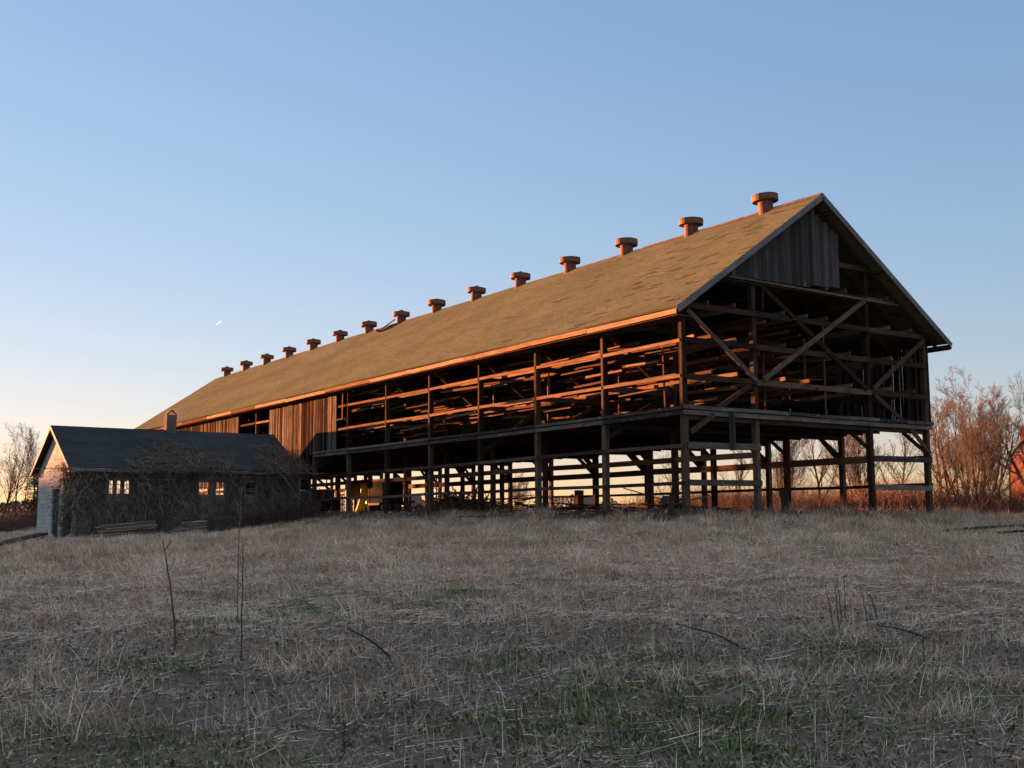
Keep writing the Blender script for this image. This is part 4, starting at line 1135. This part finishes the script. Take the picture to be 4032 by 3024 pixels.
MB().beam((a, 52.9, gz0+.5), (a-1.4, 52.6, gz0+.25), .08, .08).build('tow_bar', M['dark_metal'], gw)

# ------------------------------------------------------------------ brick house at the right edge
hd = spot(4080, 96); hx, hy, hz = hd
house = empty('brick_house', (hx, hy, hz), 'orange-red brick house with small gable window and chimney at the right edge', 'house')
M['house_brick'] = masonry('house_brick', (.125, .05, .040), (.15, .062, .05), (.10, .046, .038))
def wb(px, py): return at_dist(px, py, 96)
a0 = np.array(spot(3988, 96)); dv = np.array([-.2, -.98, 0.]); nv = np.array([.98, -.2, 0.]); Wd = 6.4
ea = wb(3988, 1798)[2]; rz_ = ea+.80*Wd/2
hz = float(a0[2])
H3 = lambda u, o_, z: np.array([a0[0]+dv[0]*u+nv[0]*o_, a0[1]+dv[1]*u+nv[1]*o_, hz+z])
mb = MB()
pr = [(0, -1.0), (Wd, -1.0), (Wd, ea-hz), (Wd/2, rz_-hz), (0, ea-hz)]
for off in (0, 9.0):
    pts = [H3(u, off, z) for u, z in pr]
    mb.poly(pts if off == 0 else pts[::-1], [(u, z) for u, z in (pr if off == 0 else pr[::-1])], .5)
for u in (0, Wd):
    pts = [H3(u, o_, z) for o_, z in ((0, -1), (9, -1), (9, ea-hz), (0, ea-hz))]
    mb.poly(pts if u == 0 else pts[::-1], [(o_, z) for o_, z in ((0, -1), (9, -1), (9, ea-hz), (0, ea-hz))], .5)
mb.build('wall', M['house_brick'], house)
mb = MB()
for u0 in (-.25, Wd+.25):
    p = [H3(u0, -.15, ea-hz-.20+.06), H3(Wd/2, -.15, rz_-hz+.06), H3(Wd/2, 9.15, rz_-hz+.06), H3(u0, 9.15, ea-hz-.20+.06)]
    q = [a-np.array([0, 0, .12]) for a in p]
    for f in (p, q[::-1], [p[0], q[0], q[1], p[1]], [p[2], q[2], q[3], p[3]], [p[3], q[3], q[0], p[0]]): mb.poly(f, [(0, 0)]*4, .5)
hroof = mb.build('roof', M['red_brick'], house)
ctop = wb(4025, 1690)[2]
mb = MB(); mb.beam(H3(1.30, .6, ea-hz+.3), H3(1.30, .6, ctop-hz), .75, .75, up=(1, 0, 0)); mb.beam(H3(1.30, .6, ctop-hz), H3(1.30, .6, ctop-hz+.14), .9, .9, up=(1, 0, 0)); mb.build('chimney', M['house_brick'], hroof)
wz = wb(4022, 1772)[2]-hz
mb = MB(); mb.beam(H3(.75, -.03, wz), H3(1.25, -.03, wz), .06, .55); wf = mb.build('window', M['dark_metal'], house)
mb = MB(); mb.beam(H3(.70, -.05, wz-.31), H3(1.30, -.05, wz-.31), .10, .06); mb.build('sill', M['trim'], wf)

# ------------------------------------------------------------------ far farm buildings
def far_building(name, u0, u1, dist, h, rise, label, wallm, roofm, cat):
    a, c = np.array(spot(u0, dist)), np.array(spot(u1, dist)); d = c-a; d[2] = 0; Lb = np.linalg.norm(d); d /= Lb; n = np.array([-d[1], d[0], 0]); z = min(a[2], c[2])
    e = empty(name, ((a[0]+c[0])/2, (a[1]+c[1])/2, z), label, cat)
    mb = MB(); mb.beam((*(a[:2]+n[:2]*3), z+h/2-.3), (*(c[:2]+n[:2]*3), z+h/2-.3), 6, h+.6); mb.build('wall', wallm, e)
    mb = MB()
    for o0 in (-.4, 6.4):
        p = lambda q, o_, zz: (q[0]+n[0]*o_, q[1]+n[1]*o_, zz)
        mb.poly([p(a, o0, z+h), p(c, o0, z+h), p(c, 3, z+h+rise), p(a, 3, z+h+rise)], [(0, 0)]*4, .5)
    for q in (a, c): mb.poly([p(q, -.4, z+h), p(q, 6.4, z+h), p(q, 3, z+h+rise)], [(0, 0)]*3, .5)
    mb.build('roof', roofm, e)
far_building('far_house', 2292, 2345, 255, 1.6, 2.4, 'tiny gabled house on the skyline seen through the barn', M['trim'], M['rust'], 'house')
far_building('far_barn', 2478, 2545, 270, 1.6, .8, 'long low farm building on the skyline right of the tiny gabled house', M['trim'], M['rust'], 'barn')

# ------------------------------------------------------------------ pipes in the grass
def pipe(name, pts, r, label):
    P = np.array(pts)[None]; V, Qd = tubes(P, np.full((1, len(pts)), r), 8)
    return tag(quad_mesh(name, V, Qd, None, M['rubber'], origin=pts[0], smooth=True), label, 'pipe', 'black pipes in the grass')
def on_ground(lst, dz): return [ground_hit(u, v)+np.array([0, 0, dz]) for u, v in lst]
pipe('black_pipe', on_ground([(3715, 2112), (3800, 2104), (3900, 2096), (3990, 2090), (4090, 2087), (4200, 2084)], .16), .04, 'black pipe curving through the grass to the right edge, upper of the pair')
pipe('black_pipe', on_ground([(3930, 2116), (4000, 2110), (4080, 2107), (4200, 2105)], .13), .035, 'short lower black pipe lying in the grass at the right edge')

# ------------------------------------------------------------------ contrail
c0, c1 = at_dist(848, 1283, 5200), at_dist(872, 1263, 5200)
P = np.linspace(c0, c1, 8)[None]; V, Qd = tubes(P, np.array([[.3, .8, 1.2, 1.6, 2.0, 2.2, 2.2, .8]])*1.0, 8)
M['ice'] = plain('ice_trail', (.9, .9, .9), (.95, .95, .95), .01, 1, 0, 0)
_nt = M['ice'].node_tree; _tb = _nt.nodes.new('ShaderNodeBsdfTranslucent'); _tb.inputs[0].default_value = (.55, .68, .76, 1); _nt.links.new(_tb.outputs[0], _nt.nodes['Material Output'].inputs[0])
tag(quad_mesh('contrail', V, Qd, None, M['ice'], origin=(c0+c1)/2, smooth=True), 'short white contrail high in the clear sky left of the barn', 'contrail')

# ------------------------------------------------------------------ grass
def field_points(m, d0, d1, margin=.28, power=1.0):
    """scatter over the open ground in front of the barn (wedge around the view, wider than the picture)"""
    m = int(m*1.4); d0 = 4.0 if d0 < 7 else d0
    ang = CAM_YAW+rng.uniform(-.49-margin, .49+margin, m)
    d = np.sqrt(d0**2+(d1**2-d0**2)*rng.random(m)**power)
    p = np.column_stack([CAM[0]+np.sin(ang)*d, CAM[1]+np.cos(ang)*d])
    inside = (p[:, 0] > .1) & (p[:, 0] < 13.0) & (p[:, 1] > .2)
    insh = (p[:, 0] > WX0) & (p[:, 0] < WX1) & (p[:, 1] > WYN)
    return p[~(inside | insh)]
DRY = [(.66, .46, .345), (.54, .365, .275), (.74, .53, .41), (.42, .29, .22), (.58, .38, .29), (.47, .36, .28)]
LIT = [(.78, .62, .49), (.52, .39, .295), (.35, .25, .19), (.20, .145, .115), (.50, .36, .27), (.34, .25, .19)]
GRN = [(.13, .19, .06), (.10, .15, .05), (.165, .21, .075), (.16, .165, .08), (.19, .165, .095)]
def blades(p, h, w, lean_amt, cols, seg=3, droop=.5, lift=0.0, flat=False):
    m = len(p); z = terrain(p[:, 0], p[:, 1])
    wind = fbm(p[:, 0]*.35+9, p[:, 1]*.35, 2)*7.5+rng.normal(0, 1.6, m)
    ld = np.column_stack([np.cos(wind), np.sin(wind)])
    la = np.clip(rng.normal(lean_amt, .3, m), .05, 1.5)
    az = rng.uniform(0, PI, m); side = np.column_stack([np.cos(az), np.sin(az), np.zeros(m)])
    V = np.zeros((m, seg, 2, 3)); cur = np.column_stack([p, z-.01+lift]); a = la*.5
    if flat:       # stems lying on the ground, slightly bowed
        a = np.clip(rng.normal(1.50, .10, m), 1.2, 1.62); la = np.zeros(m); yaw = rng.uniform(0, 2*PI, m); ld = np.column_stack([np.cos(yaw), np.sin(yaw)])
        side = np.column_stack([-ld[:, 1]*.8, ld[:, 0]*.8, np.full(m, .55)]); kink = rng.normal(0, .25, m)
    for i in range(seg):
        ww = (w*(1-.85*i/(seg-1)))[:, None]/2
        V[:, i, 0] = cur-side*ww; V[:, i, 1] = cur+side*ww
        a = a+droop*la/seg
        st = (h/(seg-1))
        if flat: ld = np.column_stack([ld[:, 0]*np.cos(kink)-ld[:, 1]*np.sin(kink), ld[:, 0]*np.sin(kink)+ld[:, 1]*np.cos(kink)])
        cur = cur+np.column_stack([ld*(np.sin(a)*st)[:, None], np.cos(a)*st])
    idx = np.arange(m*seg*2).reshape(m, seg, 2)
    Qd = np.stack([idx[:, :-1, 0], idx[:, :-1, 1], idx[:, 1:, 1], idx[:, 1:, 0]], -1).reshape(-1, 4)
    return V.reshape(-1, 3), Qd, np.repeat(cols, seg*2, 0)
def tufted(p, k, spread):
    """gather k blades around each centre"""
    m = len(p); q = np.repeat(p, k, 0)+rng.normal(0, spread, (m*k, 2)); return q
def green_mask(p): return fbm(p[:, 0]*.42+31, p[:, 1]*.42+5, 3)
M['grass'] = coloured('dry_grass', .9)
parts = []
# matted dry field: lying thatch in lumps with darker hollows, and bent tufts on the lumps
def lumpy(p, keep):
    d_ = np.hypot(p[:, 0]-CAM[0], p[:, 1]-CAM[1]); keep = keep+np.clip((18.5-d_)/5, 0, 1)*.22*(keep > .34)+np.clip((d_-14)/4, 0, 1)*.25*(keep == .33)
    l = fbm(p[:, 0]*1.15+3, p[:, 1]*1.15, 2); k = rng.random(len(p)) < np.clip((l-keep)*5, .12, 1); return p[k], l[k]
for (d0, d1, n_c, per, sp, hh) in ((14.0, 31, 15000, 9, .13, .16), (30, 62, 15000, 8, .2, .2)):
    p = tufted(field_points(n_c, d0, d1), per, sp); p, l = lumpy(p, .36); d = np.hypot(p[:, 0]-CAM[0], p[:, 1]-CAM[1])
    parts.append(blades(p, rng.uniform(.4, 1.2, len(p))*hh*(.3+1.3*l), .006+.0004*d, 1.35, pick(DRY, len(p))))
    p = field_points(n_c*5, d0-1.5, d1); p, l = lumpy(p, .30); d = np.hypot(p[:, 0]-CAM[0], p[:, 1]-CAM[1])
    parts.append(blades(p, rng.uniform(.08, .22, len(p)), .0035+.0003*d, 1, pick(DRY, len(p)), 4, 0, .02+.08*l, True))
# near ground: stubble, litter and lying stems on dark soil
p = field_points(85000, 6.2, 18); p, l = lumpy(p, .33); parts.append(blades(p, rng.uniform(.04, .18, len(p)), rng.uniform(.003, .0065, len(p)), 1, pick(LIT, len(p)), 4, 0, rng.uniform(.005, .035, len(p)), True))
p = field_points(2600, 6.2, 18); parts.append(blades(p, rng.uniform(.2, .6, len(p)), rng.uniform(.003, .006, len(p)), 1, pick(LIT[:3]+LIT[4:], len(p)), 6, 0, rng.uniform(.01, .05, len(p)), True))
p = tufted(field_points(2400, 6.2, 18), 6, .07); parts.append(blades(p, rng.uniform(.04, .17, len(p)), np.full(len(p), .006), .6, pick(LIT, len(p)), 4, .7))
p = field_points(1600, 6.2, 17); parts.append(blades(p, rng.uniform(.12, .32, len(p)), np.full(len(p), .007), .3, pick(LIT[:2]+LIT[4:5], len(p)), 5, .7))
p = field_points(90000, 6.2, 19); parts.append(flakes(np.column_stack([p, terrain(p[:, 0], p[:, 1])+rng.uniform(.0, .035, len(p))]), rng.uniform(.006, .026, len(p)), pick([(.27, .20, .16), (.18, .13, .105), (.35, .26, .20), (.11, .085, .07)], len(p))))
# behind and beside the barn
p = np.column_stack([rng.uniform(12, 34, 26000), rng.uniform(-12, 50, 26000)]); p = p[(p[:, 0] > 13.3)]
parts.append(blades(p, rng.uniform(.15, .4, len(p)), np.full(len(p), .02), .7, pick(RUST+DRY, len(p))))
# rough grass left of the shed
p = np.column_stack([rng.uniform(-60, -13, 30000), rng.uniform(24, 100, 30000)]); parts.append(blades(p, rng.uniform(.2, .5, len(p)), np.full(len(p), .03), .9, pick(DRY, len(p))))
# tussocks
c_ = np.concatenate([field_points(260, 7.5, 16), field_points(2600, 15, 50)]); d = np.hypot(c_[:, 0]-CAM[0], c_[:, 1]-CAM[1]); hs = rng.uniform(.45, 1.1, len(c_))*(1+np.clip((d-16)/20, 0, .5)); kk = 46
p = np.repeat(c_, kk, 0)+rng.normal(0, 1, (len(c_)*kk, 2))*np.repeat(.06+.09*hs, kk)[:, None]; dd = np.repeat(d, kk); hh = np.repeat(hs, kk); tone = np.repeat(pick([(.62, .43, .30), (.46, .31, .21), (.34, .25, .17), (.70, .52, .38)], len(c_)), kk, 0)
parts.append(blades(p, rng.uniform(.14, .36, len(p))*hh, .004+.0003*dd, .8, tone*rng.uniform(.75, 1.2, (len(p), 1)), 4, 1.0))
V, Qd, Cc = merge(parts)
tag(quad_mesh('dry_grass', V, Qd, Cc, M['grass']), kind='stuff')
# green weeds: patches of low leafy growth
parts = []
p = field_points(200000, 6.2, 17); g = green_mask(p); p = p[g > .70]; p = p[:16000]
parts.append(blades(p, rng.uniform(.025, .09, len(p)), rng.uniform(.008, .016, len(p)), .8, pick(GRN, len(p))))
p = field_points(160000, 16, 60); g = green_mask(p); p = p[g > .70]; p = p[:14000]; d = np.hypot(p[:, 0]-CAM[0], p[:, 1]-CAM[1])
parts.append(blades(p, rng.uniform(.10, .26, len(p)), .006+.0003*d, .6, pick(GRN, len(p))*np.array([1.25, 1.1, 1.2])))
for (u, v, su, sv, k) in ((2620, 2900, 1.3, .5, 8500), (2450, 2760, .6, .3, 700), (1400, 2420, 1.0, .4, 1500), (870, 2475, .6, .35, 1100), (600, 2630, .5, .25, 700), (3450, 2165, 1.6, .6, 700), (480, 2185, 1.5, .8, 700),
                        (2080, 2620, .5, .4, 1200), (3380, 2590, .6, .4, 1400), (2640, 2620, .5, .35, 900), (150, 2150, 2.4, .8, 500), (1950, 2090, 2.4, .9, 500), (3100, 2060, 4, .9, 900), (3880, 2790, .8, .4, 1400)):
    c_ = ground_hit(u, v); q = rng.normal(0, 1, (k, 2)); p = c_[:2]+q[:, :1]*su*.6*_rt[:2]/np.linalg.norm(_rt[:2])+q[:, 1:]*sv*1.2*_fw[:2]
    ds = math.hypot(c_[0]-CAM[0], c_[1]-CAM[1]); big = 1+ds/22
    parts.append(blades(p, rng.uniform(.02, .055, k)*big, rng.uniform(.010, .022, k)*big**.5, 1.1, pick(GRN, k)))
V, Qd, Cc = merge(parts)
tag(quad_mesh('green_weeds', V, Qd, Cc, M['grass']), kind='stuff')
# fallen dead leaves, some red
p = field_points(1800, 6.2, 15); z = terrain(p[:, 0], p[:, 1])+rng.uniform(.01, .06, len(p))
V, Qd, Cc = flakes(np.column_stack([p, z]), rng.uniform(.012, .035, len(p)), pick([(.16, .09, .06), (.10, .07, .05), (.15, .058, .045), (.24, .18, .10), (.13, .10, .08)], len(p)))
tag(quad_mesh('fallen_leaves', V, Qd, Cc, M['grass']), kind='stuff')

# ------------------------------------------------------------------ dead weed stalks
def stalk(pix, base, r, label, group=None, twigs=0, name='dead_stalk', col=(.10, .075, .065)):
    """pix: picture points from base to tip, all at the base's distance"""
    b = ground_hit(*base); dist = math.hypot(b[0]-CAM[0], b[1]-CAM[1])
    pts = [b-np.array([0, 0, .06])]+[at_dist(u, v, dist+J(.03)) for u, v in pix]
    P = np.array(pts); t = np.linspace(0, len(P)-1, 12); i = np.minimum(t.astype(int), len(P)-2); f = (t-i)[:, None]
    P = P[i]*(1-f)+P[i+1]*f; P[1:-1] += rng.normal(0, .004, (10, 3))
    R = r*np.linspace(1, .4, 12)
    parts = [(*tubes(P[None], R[None], 5), np.array(col))]
    if twigs:
        S = P[rng.integers(3, 11, twigs)]
        tp = wobble_paths(S, np.column_stack([rng.normal(0, 1, (twigs, 2)), np.full(twigs, .7)]), rng.uniform(.05, .16, twigs), 5, .15, .1, rng)
        parts.append((*tubes(tp, np.full((twigs, 5), r*.35), 3), np.array(col)*1.3))
    V, Qd, Cc = merge(parts)
    return tag(quad_mesh(name, V, Qd, Cc, M['grass'], origin=b), label, 'weed stalk', group)
SG = 'dead stalks standing in the grass'
stalk([(689, 2455), (677, 2366), (661, 2240), (642, 2129)], (687, 2590), .013, 'thick dark dead stalk leaning left in the near grass, below the left lumber stack', SG, 3)
stalk([(935, 2420), (938, 2240), (944, 2050), (952, 1914)], (936, 2450), .009, 'tallest thin dead stalk, its tip crossing the dark bin', SG, 5, col=(.15, .115, .09))
stalk([(951, 2500), (954, 2330), (957, 2200), (957, 2145)], (951, 2612), .009, 'thin dead stalk just right of the tallest one', SG, 4, col=(.10, .07, .06))
stalk([(338, 2320), (330, 2285)], (343, 2360), .010, 'short dark stub of a stalk in the grass near the left edge', SG, 0)
for k, (tu, tv, bu, bv, lb) in enumerate([(3249, 2300, 3285, 2492, 'first from the left'), (3284, 2285, 3303, 2498, 'second from the left'), (3294, 2280, 3318, 2482, 'third from the left'),
                                      (3323, 2268, 3325, 2478, 'fourth and tallest'), (3386, 2308, 3424, 2500, 'fifth from the left'), (3424, 2340, 3458, 2440, 'rightmost and thickest')]):
    stalk([(bu*.5+tu*.5+3, bv*.5+tv*.5), (tu, tv)], (bu, bv), .008 if k < 5 else .013, 'dark upright dead stalk in the cluster below the barn gable, '+lb, 'cluster of upright dead stalks', 1)
for u, v, du, dv_, r, col, lb in [(1350, 3000, 5, -200, .006, (.12, .055, .05), 'reddish broken stalk at the lower edge left of centre'), (1332, 2960, 85, -105, .007, (.06, .05, .05), 'dark stalk leaning right beside the reddish one at the lower edge'),
                           (2040, 2990, -10, -240, .006, (.07, .05, .05), 'dark thin stalk in the lower middle of the field'), (2425, 3010, -75, -430, .007, (.10, .08, .065), 'long curved grey stalk right of the lower middle'),
                           (2100, 2600, 5, -120, .006, (.36, .29, .22), 'pale straw stalk in the middle of the near field'), (2130, 2800, -30, -260, .006, (.30, .21, .16), 'pale kinked straw stalk below the middle of the near field'),
                           (2655, 2990, -85, -290, .006, (.13, .10, .08), 'grey slanting stalk by the large green patch'), (3060, 2760, 10, -95, .006, (.09, .07, .06), 'short dark stalk above the large green patch'),
                           (3640, 2630, -8, -130, .008, (.06, .05, .045), 'short dark stalk at the right below the stalk cluster'), (3480, 2610, 0, -75, .008, (.06, .05, .045), 'stubby dark stalk right under the stalk cluster'),
                           (3830, 2880, 5, -130, .006, (.33, .28, .24), 'pale straw stalk near the lower right corner'), (1930, 2720, -60, -170, .005, (.34, .27, .21), 'bent pale straw left of the lower middle'),
                           (2300, 2820, 12, -180, .006, (.34, .27, .2), 'upright pale straw right of the lower middle'), (200, 2780, 8, -85, .004, (.36, .33, .3), 'single white straw near the lower left corner'),
                           (830, 2740, 25, -95, .005, (.33, .29, .25), 'pale straw at the left below the thick dark stalk'), (1580, 2600, -215, -130, .013, (.05, .04, .036), 'long dark fallen stem slanting down to the right, left of centre'),
                           (3700, 2510, -250, -50, .014, (.05, .042, .038), 'dark fallen stem arching low to the right of the stalk cluster'), (3000, 2560, -340, -105, .013, (.05, .042, .038), 'dark fallen stem lying left of the stalk cluster')]:
    stalk([(u+du*.5, v+dv_*.55), (u+du, v+dv_)], (u, v), r, lb, SG, 2 if r > .005 and abs(du) < 100 else 0, col=col)
